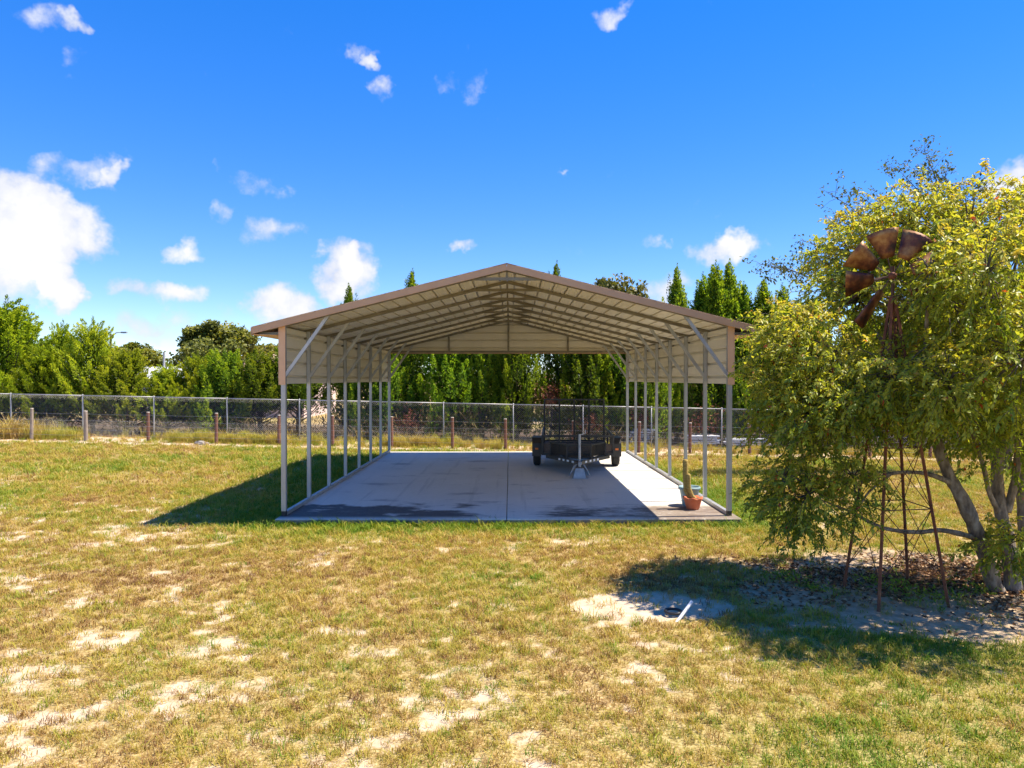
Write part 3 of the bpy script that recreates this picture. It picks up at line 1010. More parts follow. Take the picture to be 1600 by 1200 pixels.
# mesh basket on the tongue: a trapezoid of bars with expanded-metal sides
bk = MB()
z0, z1 = ZD - 0.06, ZD + 0.27
cor = [(-0.72, Y0t - 0.04), (0.72, Y0t - 0.04), (0.30, Y0t - 0.78), (-0.30, Y0t - 0.78)]
for k in range(4):
    a, b = cor[k], cor[(k + 1) % 4]
    for z in (z0, z1):
        bk.bar((*a, z), (*b, z), 0.035, 0.035)
    bk.bar((*a, z0), (*a, z1), 0.035, 0.035)
basket = bk.build('tongue_basket', M['black'], tr_)
ms = MB()
for k in (1, 2, 3):
    a = Vector((*cor[k], 0)); b = Vector((*cor[(k + 1) % 4], 0))
    L = (b - a).length
    n = int(L / 0.035)
    H = z1 - z0
    for q in range(-10, n):
        for s_ in (1, -1):
            u0, u1 = q * 0.035, q * 0.035 + H
            v0, v1 = 0.0, H
            if u0 < 0: v0 = -u0; u0 = 0
            if u1 > L: v1 = H - (u1 - L); u1 = L
            if v1 <= v0: continue
            d = (b - a).normalized()
            za, zb_ = (z0 + v0, z0 + v1) if s_ > 0 else (z1 - v0, z1 - v1)
            ms.bar(a + d * u0 + Vector((0, 0, za)), a + d * u1 + Vector((0, 0, zb_)), 0.006, 0.004)
ms.build('basket_mesh', M['black'], basket)
MB().box((0, Y0t - 0.38, z0 - 0.005), (0.8, 0.6, 0.01)).build('basket_floor', M['black'], basket)
# ramp gate standing up at the rear
rg = MB()
ZG = 1.80
for xx in np.linspace(-TB + 0.02, TB - 0.02, 5):
    rg.bar((xx, Y1t, ZD), (xx, Y1t, ZG), 0.05, 0.05)
for z in (ZD + 0.04, ZG):
    rg.bar((-TB, Y1t, z), (TB, Y1t, z), 0.045, 0.045)
gate = rg.build('ramp_gate', M['black'], tr_)
gmx = MB()
st = 0.085
Wg, Hg = 2 * TB, ZG - ZD
for q in np.arange(-Hg, Wg, st):
    for s_ in (1, -1):
        u0, u1, v0, v1 = q, q + Hg, 0, Hg
        if u0 < 0: v0 = -u0; u0 = 0
        if u1 > Wg: v1 = Hg - (u1 - Wg); u1 = Wg
        if v1 <= v0: continue
        za, zb_ = (ZD + v0, ZD + v1) if s_ > 0 else (ZG - v0, ZG - v1)
        gmx.bar((-TB + u0, Y1t, za), (-TB + u1, Y1t, zb_), 0.0055, 0.0055, (0, 1, 0))
gmx.build('gate_mesh', M['black'], gate)

# ================================================================== cactus pots
px_, py_ = PX(1079, 13.55), 13.62
tp = empty('teal_pot', (px_, py_, SLZ))
tag(tp, 'wide pale teal pot standing behind the terracotta cactus pot', 'pot')
MB().lathe([(0.0, 0.002), (0.125, 0.002), (0.135, 0.03), (0.165, 0.2), (0.185, 0.31), (0.208, 0.315), (0.212, 0.36), (0.20, 0.372), (0.186, 0.36), (0.17, 0.29), (0.0, 0.28)], (0, 0, 0), 32).build('bowl', M['teal'], tp, True)
MB().lathe([(0.176, 0.30), (0.09, 0.312), (0.0, 0.315)], (0, 0, 0), 24).build('soil', M['soil'], tp, True)
qx, qy = PX(1083, 13.25), 13.25
tc_ = empty('terracotta_pot', (qx, qy, SLZ))
tag(tc_, 'orange terracotta pot with a wavy rim holding the cactus', 'pot')
wv = lambda a, j: 0.05 * math.cos(7 * a) * (1 if j in (5, 6, 7) else 0)
prf = [(0.0, 0.002), (0.105, 0.002), (0.118, 0.02), (0.148, 0.12), (0.158, 0.165), (0.176, 0.205), (0.180, 0.235), (0.166, 0.238), (0.148, 0.19), (0.0, 0.185)]
mb = MB().lathe(prf, (0, 0, 0), 56, wob=wv)
for i, p in enumerate(mb.v):      # drooping scallops of the rim
    j = i // 56
    if j in (5, 6, 7):
        a = math.atan2(p[1], p[0])
        mb.v[i] = (p[0], p[1], p[2] - 0.022 * (1 - math.cos(7 * a)) * 0.5)
mb.build('bowl', M['terracotta'], tc_, True)
MB().lathe([(0.15, 0.196), (0.08, 0.205), (0.0, 0.208)], (0, 0, 0), 20).build('soil', M['soil'], tc_, True)
ck = empty('column_cactus', (qx, qy, SLZ + 0.2))
tag(ck, 'woolly golden column cactus with a tall and a short stem', 'cactus')


def cactus_stem(pts, rad, seed):
    rnd = random.Random(seed)
    mb = MB()
    n = 26
    P_ = [Vector(p) for p in pts]
    m = 26
    path = []; rr = []
    for k in range(m + 1):
        t = k / m * (len(P_) - 1)
        i = min(int(t), len(P_) - 2)
        f = t - i
        path.append(P_[i].lerp(P_[i + 1], f * f * (3 - 2 * f)))
        e = (m - k) / m
        rr.append(rad * (0.82 + 0.18 * min(1, k / 6)) * (math.sqrt(max(0.02, 1 - max(0, (0.10 - e) / 0.10) ** 2)) if e < 0.10 else 1))
    mb.tube(path, rr, n)
    for i, p in enumerate(mb.v):    # ribs
        k = i % n; row = i // n
        c = path[row]
        d = Vector(p) - c
        mb.v[i] = tuple(c + d * (1.0 + (0.05 if k % 2 else -0.07)))
    o = mb.build('stem', M['cactus'], ck, True)
    sp = MB()
    for row in range(1, m):
        for k in range(0, n, 2):
            a = 2 * math.pi * k / n
            c = path[row]
            d = Vector((math.cos(a), math.sin(a), 0.25 + rnd.uniform(-.3, .3))).normalized()
            b0 = c + Vector((math.cos(a), math.sin(a), 0)) * rr[row] * 0.98
            for q in range(3):
                dd = (d + Vector((rnd.uniform(-.6, .6), rnd.uniform(-.6, .6), rnd.uniform(-.5, .6)))).normalized()
                s = dd.cross(Vector((0, 0, 1))).normalized() * 0.0016
                sp.add([b0 - s, b0 + s, b0 + dd * rnd.uniform(.012, .024)], [(0, 1, 2)])
    sp.build('spines', M['spine'], o)


cactus_stem([(-0.04, 0.035, -0.02), (-0.115, 0.05, 0.15), (-0.125, 0.05, 0.45), (-0.13, 0.05, 0.73)], 0.047, 3)
cactus_stem([(0.04, -0.02, -0.01), (-0.03, -0.03, 0.06), (-0.085, -0.035, 0.2), (-0.09, -0.035, 0.47)], 0.038, 5)

# ================================================================== fences
YC, YW = 29.0, 27.0
clf = empty('chain_link_fence', (0, YC, 0))
tag(clf, 'tall chain link fence with silver top rail in front of the hedge', 'fence')
cpx = [18 - 112 * 3, 18 - 112 * 2, 18 - 112, 18, 130, 241, 355, 468, 580, 693, 802, 911, 1018, 1128, 1238, 1348, 1458, 1570, 1680, 1790, 1900]
cxs = [PX(p, YC) for p in cpx]
FH = 1.65
for x in cxs:
    g = float(gz(x, YC))
    po = MB().tube([(x, 0, g - 0.3), (x, 0, g + FH)], 0.028, 8).build('post', M['wire'], clf, True)
    MB().lathe([(0.034, FH + g - 0.02), (0.034, FH + g + 0.02), (0.018, FH + g + 0.05), (0.0, FH + g + 0.055)], (x, 0, 0), 8).build('cap', M['wire'], po, True)
for a, b in zip(cxs[:-1], cxs[1:]):
    za, zb_ = float(gz(a, YC)), float(gz(b, YC))
    MB().tube([(a, 0, za + FH), (b, 0, zb_ + FH)], 0.021, 6).build('top_rail', M['wire'], clf, True)
    ms = MB()
    H = FH - 0.03
    L = b - a
    st = 0.082
    for q in np.arange(-H, L, st):
        for s_ in (1, -1):
            u0, u1, v0, v1 = q, q + H, 0.0, H
            if u0 < 0: v0 = -u0; u0 = 0
            if u1 > L: v1 = H - (u1 - L); u1 = L
            if v1 - v0 < 0.02: continue
            w0, w1 = (v0, v1) if s_ > 0 else (H - v0, H - v1)
            p0 = Vector((a + u0, -0.03 * s_ * 0.1 - 0.03, za + (zb_ - za) * u0 / L + 0.02 + w0))
            p1 = Vector((a + u1, -0.03 * s_ * 0.1 - 0.03, za + (zb_ - za) * u1 / L + 0.02 + w1))
            d = (p1 - p0).normalized()
            sdv = Vector((-d.z, 0, d.x)) * 0.0019
            o_ = Vector((0, -0.004, 0))
            ms.add([p0 - sdv, p0 + sdv, p0 + o_, p1 - sdv, p1 + sdv, p1 + o_], [(0, 1, 4, 3), (1, 2, 5, 4), (2, 0, 3, 5)])
    ms.build('wire_mesh', M['wire'], clf)

wf = empty('wire_fence', (0, YW, 0))
tag(wf, 'low post and wire fence with brown wooden posts along the lawn', 'fence')
wpx = [-240, -140, -45, 50, 135, 232, 338, 436, 520, 612, 707, 790, 895, 998, 1078, 1172, 1265, 1360, 1455, 1550, 1650, 1750]
wxs = []
for i, p in enumerate(wpx):
    x = PX(p, YW)
    wxs.append(x)
    g = float(gz(x, YW))
    r0 = 0.062 if i != 4 else 0.078
    tl = Vector((random.uniform(-.03, .03), random.uniform(-.02, .02), 0))
    h = 1.15 + random.uniform(-.04, .04)
    k = MB().tube([(x, 0, g - 0.3), Vector((x, 0, g + h * .5)) + tl * .5, Vector((x, 0, g + h)) + tl], [r0, r0 * .97, r0 * .93], 10)
    o = k.build('post', M['postgrey'] if i in (2, 3, 4) else M['post'], wf, False)
    MB().lathe([(r0 * .95, 0.0), (r0 * .95, 0.02), (r0 * .8, 0.028), (0.0, 0.03)], Vector((x, 0, g + h - .003)) + tl, 10).build('post_top', M['posttop'], o)
for hz in (0.22, 0.42, 0.60, 0.78, 1.03):
    pts = []
    for i, x in enumerate(wxs):
        g = float(gz(x, YW))
        pts.append((x, -0.07, g + hz))
        if i < len(wxs) - 1:
            x2 = (x + wxs[i + 1]) / 2
            pts.append((x2, -0.07, (g + float(gz(wxs[i + 1], YW))) / 2 + hz - 0.012))
    MB().tube(pts, 0.0042, 4).build('wire', M['wire'], wf)

# ================================================================== windmill
wx, wy = 4.48, 8.22
wm = empty('garden_windmill', (wx, wy, 0))
tag(wm, 'rusty garden windmill on a four legged lattice tower entangled in the tree', 'windmill')
feet = [Vector((PX(1375, 7.75), 7.75, 0)), Vector((PX(1485, 7.9), 7.9, 0)), Vector((PX(1421, 8.76), 8.76, 0)), Vector((PX(1320, 8.62), 8.62, 0))]
feet = [f - Vector((wx, wy, 0)) for f in feet]
APEX = Vector((PX(1393, 8.15) - wx, 8.12 - wy, 3.62))
hub_l = Vector((PX(1389, 8.0) - wx, 7.93 - wy, CAMZ + 161 * 7.95 / 1109.0))


def legp(i, t):
    return feet[i].lerp(APEX, t)


for i in range(4):
    MB().bar(legp(i, -0.02), legp(i, 0.965), 0.028, 0.028, (1, 1, 0)).build('leg', M['rust'], wm)
lev = [0.08, 0.30, 0.49, 0.66, 0.80, 0.90]
for li, t in enumerate(lev):
    if li > 0:
        for i in range(4):
            MB().tube([legp(i, t), legp((i + 1) % 4, t)], 0.0065, 5).build('girt', M['rust_dark'], wm)
    if li < len(lev) - 1:
        t2 = lev[li + 1]
        for i in range(4):
            j = (i + 1) % 4
            MB().tube([legp(i, t), legp(j, t2)], 0.0045, 5).build('brace', M['rust_dark'], wm)
            MB().tube([legp(j, t), legp(i, t2)], 0.0045, 5).build('brace', M['rust_dark'], wm)
MB().tube([APEX - Vector((0, 0, .2)), APEX + Vector((0, 0, 0.22))], 0.02, 8).build('mast', M['rust_dark'], wm)
MB().tube([hub_l + Vector((0, 0.0, 0)), hub_l + Vector((0.02, 0.30, 0.0)), hub_l + Vector((0.05, 0.75, 0.02))], 0.013, 6).build('shaft', M['rust_dark'], wm)
wheel = empty('wheel', hub_l)
wheel.parent = wm
wheel.rotation_euler = (R(6), 0, R(-6))
MB().lathe([(0.0, -0.05), (0.03, -0.05), (0.04, -0.02), (0.04, 0.03), (0.0, 0.03)], (0, 0, 0), 14).build('hub', M['rust'], wheel, True)
for o in wheel.children:
    o.rotation_euler = (R(90), 0, 0)
# blades lie in the wheel's XZ plane, pitched about their own radius
ba = [190, 150, 105, 60, 15, -30, 238]
for i, a in enumerate(ba):
    an = R(a)
    ri, ro = 0.205, 0.525
    hw_i, hw_o = 0.060, 0.168
    pit = R(24)
    if i == 6:
        ri, ro, hw_i, hw_o, pit = 0.20, 0.66, 0.065, 0.115, R(38)
    rad = Vector((math.cos(an), 0, math.sin(an)))
    tan = Vector((-math.sin(an), 0, math.cos(an)))
    nu, nv = 7, 6
    vs_ = []
    for v in range(nv):
        tv = v / (nv - 1)
        r = ri + (ro - ri) * tv
        hw__ = hw_i + (hw_o - hw_i) * tv
        for u in range(nu):
            q = (u / (nu - 1) * 2 - 1)
            rr = r - 0.022 * (q * q) * tv
            dpt = q * hw__ * math.sin(pit) - 0.05 * (1 - q * q) * (0.4 + 0.6 * tv)
            p = rad * rr + tan * (q * hw__ * math.cos(pit)) + Vector((0, 1, 0)) * dpt
            vs_.append(p)
    fs_ = [(v * nu + u, v * nu + u + 1, (v + 1) * nu + u + 1, (v + 1) * nu + u) for v in range(nv - 1) for u in range(nu - 1)]
    mb = MB(); mb.add(vs_, fs_)
    bl = mb.build('blade', M['blade'], wheel, True)
    so_ = bl.modifiers.new('thickness', 'SOLIDIFY'); so_.thickness = 0.004
    MB().tube([rad * 0.03, rad * (ri + 0.12) + Vector((0, 0.02, 0))], 0.006, 5).build('spoke', M['rust_dark'], wheel)
ring = [Vector((math.cos(2 * math.pi * k / 32), 0.03 / 0.24, math.sin(2 * math.pi * k / 32))) * 0.24 for k in range(33)]
MB().tube(ring, 0.006, 5, caps=False).build('rim_ring', M['rust_dark'], wheel)
# tail vane behind the wheel
tv_ = MB()
t0 = hub_l + Vector((0.05, 0.72, 0.02))
tv_.add([t0, t0 + Vector((.01, .1, .10)), t0 + Vector((.06, .55, .2)), t0 + Vector((.06, .55, -.2)), t0 + Vector((.01, .1, -.10))], [(0, 1, 2, 3, 4)])
tvo = tv_.build('tail_vane', M['blade'], wm)
so_ = tvo.modifiers.new('thickness', 'SOLIDIFY'); so_.thickness = 0.004

# ================================================================== foliage builders
def unit(a):
    return a / np.maximum(np.linalg.norm(a, axis=-1, keepdims=True), 1e-9)


def leaf_quads(pos, axis, length, width, fold=0.25, rnd=None, facing=None):
    """a pointed leaf of two quads folded on the mid rib; pos,axis (n,3)"""
    n = len(pos)
    r = rnd if rnd is not None else rng
    up = r.normal(size=(n, 3))
    if facing is not None:
        up = unit(facing) + up * 0.42
    side = unit(np.cross(axis, up))
    nor = np.cross(side, axis)
    L = np.asarray(length).reshape(-1, 1) * np.ones((n, 1))
    Wd = np.asarray(width).reshape(-1, 1) * np.ones((n, 1))
    p0 = pos
    p1 = pos + axis * L * 0.45 + side * Wd * 0.5 + nor * Wd * fold
    p2 = pos + axis * L - nor * L * 0.10
    p3 = pos + axis * L * 0.45 - side * Wd * 0.5 + nor * Wd * fold
    V = np.stack([p0, p1, p2, p3], 1).reshape(-1, 3)
    i = np.arange(n) * 4
    # two triangles sharing the mid rib p0-p2
    F = np.concatenate([np.stack([i, i + 1, i + 2], 1), np.stack([i, i + 2, i + 3], 1)], 0)
    return V, F


def plume_cloud(base, direc, L, Rad, n, r, spray=0.16, tint0=0.5, flare=0.95, sharp=0.9):
    """sprays through a flame shaped volume: returns pos, axis, len, tint"""
    t = r.random(n) ** 0.8
    prof = np.sin(np.pi * np.clip(t, 0, 1) ** 0.55) ** sharp * (1 - 0.35 * t) + 0.03
    ang = r.random(n) * 2 * np.pi
    # a few lobes wind round the plume so that it is not a smooth cone
    lob = 0.78 + 0.30 * np.sin(3 * ang + 7 * t + r.uniform(0, 6.28)) * np.sin(9 * t + r.uniform(0, 6.28))
    rad = np.sqrt(r.random(n) * 0.8 + 0.2)
    d = np.asarray(direc, float); d = d / np.linalg.norm(d)
    ref = np.array([0.3, 0.8, 0.1]) if abs(d[2]) > 0.8 else np.array([0, 0, 1.0])
    u = np.cross(d, ref); u /= np.linalg.norm(u)
    v = np.cross(d, u)
    ro = (u[None] * np.cos(ang)[:, None] + v[None] * np.sin(ang)[:, None])
    pos = np.asarray(base)[None] + d[None] * (t * L)[:, None] + ro * (rad * lob * prof * Rad)[:, None]
    ax = unit(d[None] * flare + ro * 0.55 + r.normal(size=(n, 3)) * 0.28)
    ln = spray * (0.6 + 0.8 * r.random(n)) * (1.0 - 0.35 * t)
    ti = np.clip(tint0 + 0.55 * (rad * lob - 0.7) + 0.30 * (t - 0.4) + 0.12 * r.normal(size=n), 0, 1)  # lit tips and shaded interior of the plume put into the tint
    return pos, ax, ln, ti


def crown_from(parts):
    pos = np.concatenate([p[0] for p in parts]); ax = np.concatenate([p[1] for p in parts])
    ln = np.concatenate([p[2] for p in parts]); ti = np.concatenate([p[3] for p in parts])
    return pos, ax, ln, ti


def spray_mesh(name, data, mat_, parent, wid=0.42, seed=1):
    pos, ax, ln, ti = data
    r = np.random.default_rng(seed)
    cxy = pos * np.array([1, 1, 0]) / max(np.abs(pos[:, :2]).max(), 1e-3)
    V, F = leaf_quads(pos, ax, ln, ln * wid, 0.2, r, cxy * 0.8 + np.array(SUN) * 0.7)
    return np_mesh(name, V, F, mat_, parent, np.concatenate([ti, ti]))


def juniper_data(H, Rw, seed, zlow=0.5, nplume=60, per=190, spires=3, spray=0.17, spread=0.25, prad=0.30, plen=1.3, up=1.0, taper=0.62, fill=40, rag=0.0):
    """flame shaped upright plumes on a column; H height, Rw half width"""
    r = np.random.default_rng(seed)
    parts = []; limbs = []
    for k in range(nplume):
        f = (k + 0.5) / nplume
        z = zlow + (H * 0.86 - zlow) * f ** 0.9
        env = Rw * (0.72 + 0.38 * math.sin(math.pi * min(1, 0.2 + f * 0.75))) * (1 - taper * max(0, f - 0.35) / 0.65)
        a = k * 2.39996 + r.uniform(-.4, .4)
        rr = env * (0.55 + 0.45 * math.sqrt(r.random())) * (1 + rag * r.uniform(-1, 1))
        b = np.array([rr * math.cos(a), rr * math.sin(a), z])
        d = np.array([math.cos(a) * spread, math.sin(a) * spread, up]) + r.normal(size=3) * 0.10
        L = plen * r.uniform(0.75, 1.3) * (1 - 0.25 * f)
        parts.append(plume_cloud(b - d * 0.25 * L, d, L, prad * r.uniform(0.75, 1.25), int(per * r.uniform(.7, 1.2)), r, spray, r.uniform(0.38, 0.85)))
        limbs.append((np.array([0, 0, max(0.3, z - 0.7 * rr - .2)]), b + d / np.linalg.norm(d) * L * 0.3))
    for k in range(spires):
        a = r.uniform(0, 6.28); rr = r.uniform(0, Rw * 0.45) if k else 0
        z = H * (0.80 if k == 0 else r.uniform(0.66, 0.78))
        L = H - z if k == 0 else (H - z) * r.uniform(.6, .95)
        parts.append(plume_cloud([rr * math.cos(a), rr * math.sin(a), z], [0, 0, 1], L, 0.19, int(per * 0.6), r, spray * .8, 0.2, 1.0))
    # inner filling against see-through gaps; its dark tint stands in for interior shade
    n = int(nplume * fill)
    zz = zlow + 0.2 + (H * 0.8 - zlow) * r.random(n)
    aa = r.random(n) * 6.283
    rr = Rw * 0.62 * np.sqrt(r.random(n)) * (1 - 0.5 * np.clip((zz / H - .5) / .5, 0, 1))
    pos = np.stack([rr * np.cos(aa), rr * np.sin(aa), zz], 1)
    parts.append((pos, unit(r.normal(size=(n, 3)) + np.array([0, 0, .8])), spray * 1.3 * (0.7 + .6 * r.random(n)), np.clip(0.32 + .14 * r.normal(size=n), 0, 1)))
    return crown_from(parts), limbs


def trunk_mesh(limbs, H, r0, seed, zt=0.8):
    r = random.Random(seed)
    mb = MB()
    pts = []; rad = []
    for k in range(8):
        t = k / 7
        pts.append((r.uniform(-.06, .06) * (k > 0), r.uniform(-.06, .06) * (k > 0), -0.3 + (H * zt + .3) * t))
        rad.append(r0 * (1.25 if k == 0 else 1) * (1 - 0.8 * t))
    mb.tube(pts, rad, 8)
    for (a, b) in limbs:
        a = Vector(a); b = Vector(b)
        m_ = a.lerp(b, .5) + Vector((0, 0, -0.12 * (b - a).length))
        mb.tube([a, m_, b], [r0 * .22, r0 * .16, r0 * .07], 5, caps=False)
    return mb


def make_tree_proto(name, data, limbs, H, r0, lm, bm, wid, seed):
    """meshes only, to be shared"""
    o1 = spray_mesh('crown', data, lm, None, wid, seed)
    o2 = trunk_mesh(limbs, H, r0, seed).build('trunk', bm, None, True)
    m1, m2 = o1.data, o2.data
    bpy.data.objects.remove(o1); bpy.data.objects.remove(o2)
    m1.name = name + '_crown'; m2.name = name + '_trunk'
    return m1, m2


def place_tree(proto, name, loc, rz, sc, label, cat='tree', group=None):
    e = empty(name, loc, rz)
    e.scale = sc if isinstance(sc, tuple) else (sc, sc, sc)
    for nm, me in zip(('crown', 'trunk'), proto):
        o = bpy.data.objects.new(nm, me)
        C.objects.link(o)
        o.parent = e
    tag(e, label, cat, group)
    return e


# ================================================================== hedge of upright junipers
JP = []
for k in range(5):
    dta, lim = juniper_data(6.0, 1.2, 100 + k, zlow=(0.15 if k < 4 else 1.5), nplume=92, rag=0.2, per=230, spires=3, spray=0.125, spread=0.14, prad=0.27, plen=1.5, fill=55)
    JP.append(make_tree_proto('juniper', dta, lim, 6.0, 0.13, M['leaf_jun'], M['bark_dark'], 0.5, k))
SPIRE = []
for k in range(2):
    dta, lim = juniper_data(7.5, 0.95, 150 + k, zlow=0.15, nplume=86, per=200, spires=6, spray=0.125, spread=0.08, prad=0.24, plen=1.6, fill=45, taper=0.93, rag=0.45)
    SPIRE.append(make_tree_proto('spired_juniper', dta, lim, 7.5, 0.13, M['leaf_jun'], M['bark_dark'], 0.45, 20 + k))
jr = random.Random(5)
HEDGE_G = 'upright junipers of the hedge behind the chain link fence'
HEDGE_L = 'juniper of the hedge mostly hidden behind the yellow green tree'
# px, distance, top row in the photo, label (None = one of the hedge)
hedge = [(352, 31.3, 545, 'bushy juniper with many upright plumes left of the carport corner post'),
         (408, 31.6, 548, 'upright juniper half hidden by the left corner post of the carport'),
         (468, 32.0, 520, 'juniper seen between the second and third left carport posts'), (545, 32.2, 443, 'tall juniper whose dark spire shows above the left roof slope near the eave'),
         (596, 31.5, 500, 'juniper right behind the back left corner post of the carport'), (645, 32.2, 420, 'tall juniper whose spire shows above the middle of the left roof slope'),
         (700, 31.4, 500, 'juniper seen through the carport below the left gable stud'), (752, 32.0, 470, 'juniper seen through the carport just left of the slab joint'), (806, 31.5, 480, 'juniper seen through the carport left of the trailer gate'), (870, 32.2, 408, 'tall juniper with a thin spire just right of the roof ridge'),
         (915, 31.4, 480, 'juniper seen through the carport above the middle of the trailer gate'), (965, 31.8, 470, 'juniper seen through the carport right of the trailer gate'), (1012, 31.5, 500, 'juniper seen between the back right carport posts'), (1058, 32.2, 412, 'tall loose juniper in front of the white cloud above the right roof slope'),
         (1118, 31.8, 407, 'tall twin juniper above the right end of the carport roof'), (1140, 32.4, 405, 'slender juniper spire right behind the twin juniper'),
         (1098, 32.6, 425, 'juniper spire at the left of the twin juniper above the roof end'), (1162, 32.0, 440, 'juniper spire in the gap right of the twin juniper'),
         (1222, 32.3, 442, 'juniper spire above the yellow green tree under the bare oak branch'),
         (1195, 31.8, 432, 'short topped juniper beside the right eave behind the yellow green tree'),
         (1260, 31.6, 470, None), (1345, 31.9, 480, None), (1430, 31.6, 470, None), (1515, 31.8, 480, None), (1600, 31.6, 480, None), (1690, 31.8, 470, None)]
for i, (px, Y, top, lab) in enumerate(hedge):
    x = PX(px, Y)
    g = float(gz(x, Y))
    Hh = CAMZ + (592 - top) * Y / 1109.0 - g
    wide = jr.uniform(0.92, 1.12)
    if px > 1080 and top < 455: wide *= 1.2
    tall_ = top < 455
    place_tree(SPIRE[i % 2] if tall_ else JP[4 if px in (408, 468) else i % 4], 'juniper_tree', (x, Y, g), jr.uniform(0, 6.28), (wide, wide, Hh / (7.5 if tall_ else 6.0)), lab or HEDGE_L, 'tree', HEDGE_G)

# feathery cedars on the left
CP_ = []
for k in range(3):
    dta, lim = juniper_data(5.2, 1.75, 300 + k, zlow=0.6, nplume=90, per=200, spires=3, spray=0.16, spread=0.8, prad=0.27, plen=1.35, up=0.75, taper=0.92)
    CP_.append(make_tree_proto('cedar', dta, lim, 5.2, 0.14, M['leaf_ced'], M['bark_dark'], 0.36, 40 + k))
cedars = [(-190, 32.0, 470, 1.15, None), (-95, 31.6, 500, 1.1, None),
          (12, 32.0, 462, 1.2, 'largest pale green feathery cedar at the left edge of the photo'),
          (66, 31.4, 535, 0.75, 'low feathery cedar beside the largest cedar on the left'),
          (100, 32.2, 500, 0.62, 'feathery cedar with a thin crooked top, third from the left edge'),
          (146, 31.5, 495, 0.75, 'pointed feathery cedar in the middle of the left row'),
          (200, 31.3, 540, 0.8, 'low spreading cedar in front of the distant street lamp'),
          (262, 31.5, 565, 0.72, 'lowest cedar in front of the gap with the thin utility pole'),
          (310, 31.9, 548, 0.7, 'cedar next to the upright plumed junipers on the left')]
for i, (px, Y, top, wd, lab) in enumerate(cedars):
    x = PX(px, Y); g = float(gz(x, Y))
    Hh = CAMZ + (592 - top) * Y / 1109.0 - g
    place_tree(CP_[i % 3], 'cedar_tree', (x, Y, g), jr.uniform(0, 6.28), (wd, wd, Hh / 5.2), lab or 'feathery cedar beyond the left edge of the view', 'tree', 'feathery cedars along the left fence')


# ================================================================== oaks behind
def oak_data(H, Rw, seed, z0, nclump=34, per=260, leaf=0.2, dens=1.0):
    r = np.random.default_rng(seed)
    parts = []; limbs = []
    for k in range(nclump):
        u = r.normal(size=3); u /= np.linalg.norm(u)
        u[2] = abs(u[2]) * 1.0 - 0.28
        rad = r.uniform(0.55, 0.95)
        c = np.array([u[0] * Rw * rad, u[1] * Rw * rad, z0 + (H - z0) * (0.38 + 0.55 * rad * u[2])])
        cr_ = r.uniform(0.45, 0.85) * Rw * 0.32
        n = int(per * dens * r.uniform(.6, 1.2))
        q = unit(r.normal(size=(n, 3))) * (r.random(n) ** 0.45)[:, None] * cr_ * np.array([1.15, 1.15, 0.8])
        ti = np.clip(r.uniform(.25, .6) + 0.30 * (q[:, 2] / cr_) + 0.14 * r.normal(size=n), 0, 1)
        parts.append((c + q, unit(r.normal(size=(n, 3)) + np.array([0, 0, -.2])), leaf * (0.6 + .7 * r.random(n)), ti))
        limbs.append((np.array([0, 0, z0 * r.uniform(.7, 1.2)]), c))
    return crown_from(parts), limbs


OP = []
for k in range(3):
    dta, lim = oak_data(8.0, 3.2, 500 + k, 2.4, 46, 300, 0.24)
    OP.append(make_tree_proto('oak', dta, lim, 8.0, 0.24, M['leaf_oak'], M['bark_dark'], 0.7, 60 + k))
oaks = [(345, 46, 484, 0.92, 'round broad oak rising behind the cedars left of the carport'),
        (215, 52, 520, 0.85, 'smaller dark oak behind the street lamp on the left'),
        (415, 52, 520, 0.8, 'oak partly hidden by the left eave of the carport'),
        (955, 48, 404, 1.0, 'broad leafy oak top rising above the right roof slope'),
        (20, 55, 500, 0.9, 'far oak behind the largest cedar on the left'),
        (1230, 50, 450, 1.0, 'far oak behind the hedge right of the carport'),
        (1420, 52, 440, 1.0, 'far oak hidden behind the yellow green tree'),
        (620, 56, 480, 1.0, 'far oak behind the hedge under the left roof slope'),
        (780, 54, 480, 1.0, 'far oak behind the hedge under the roof ridge')]
for i, (px, Y, top, wd, lab) in enumerate(oaks):
    x = PX(px, Y); g = float(gz(x, Y))
    Hh = CAMZ + (592 - top) * Y / 1109.0 - g
    place_tree(OP[i % 3], 'oak_tree', (x, Y, g), i * 1.3, (wd, wd, Hh / 7.7), lab, 'tree', 'oaks behind the hedge')

# ================================================================== sparse oak on the right
so_t = empty('sparse_oak_tree', (14.3, 20.6, float(gz(14.3, 20.6))))
tag(so_t, 'tall thin leaved oak whose dark twigs stick out above the yellow green tree', 'tree')
OB = Vector(so_t.location)
r = np.random.default_rng(77)
tips = [(1442, 232, 20.0), (1446, 265, 20.4), (1400, 262, 20.8), (1290, 300, 19.4), (1300, 330, 20.4), (1312, 352, 19.8), (1250, 375, 19.5), (1232, 392, 20.0),
        (1182, 412, 19.6), (1215, 420, 20.2), (1255, 410, 20.4), (1335, 300, 20.6), (1340, 345, 20.6), (1365, 320, 20.0), (1475, 265, 20.0), (1490, 285, 20.6), (1270, 420, 19.3), (1290, 390, 21),
        (1520, 270, 20.5), (1560, 300, 19.8), (1620, 320, 20.5), (1500, 330, 21), (1440, 330, 20.8), (1560, 380, 21.3), (1640, 400, 20.3), (1400, 380, 21.2), (1500, 420, 22), (1600, 470, 21.5), (1350, 440, 21.5), (1680, 360, 21)]
mb = MB()
hubp = OB + Vector((0.0, 0, 3.2))
mb.tube([OB + Vector((0, 0, -.3)), OB + Vector((.05, 0, 1.5)), hubp], [0.26, 0.2, 0.16], 9)
lv = []
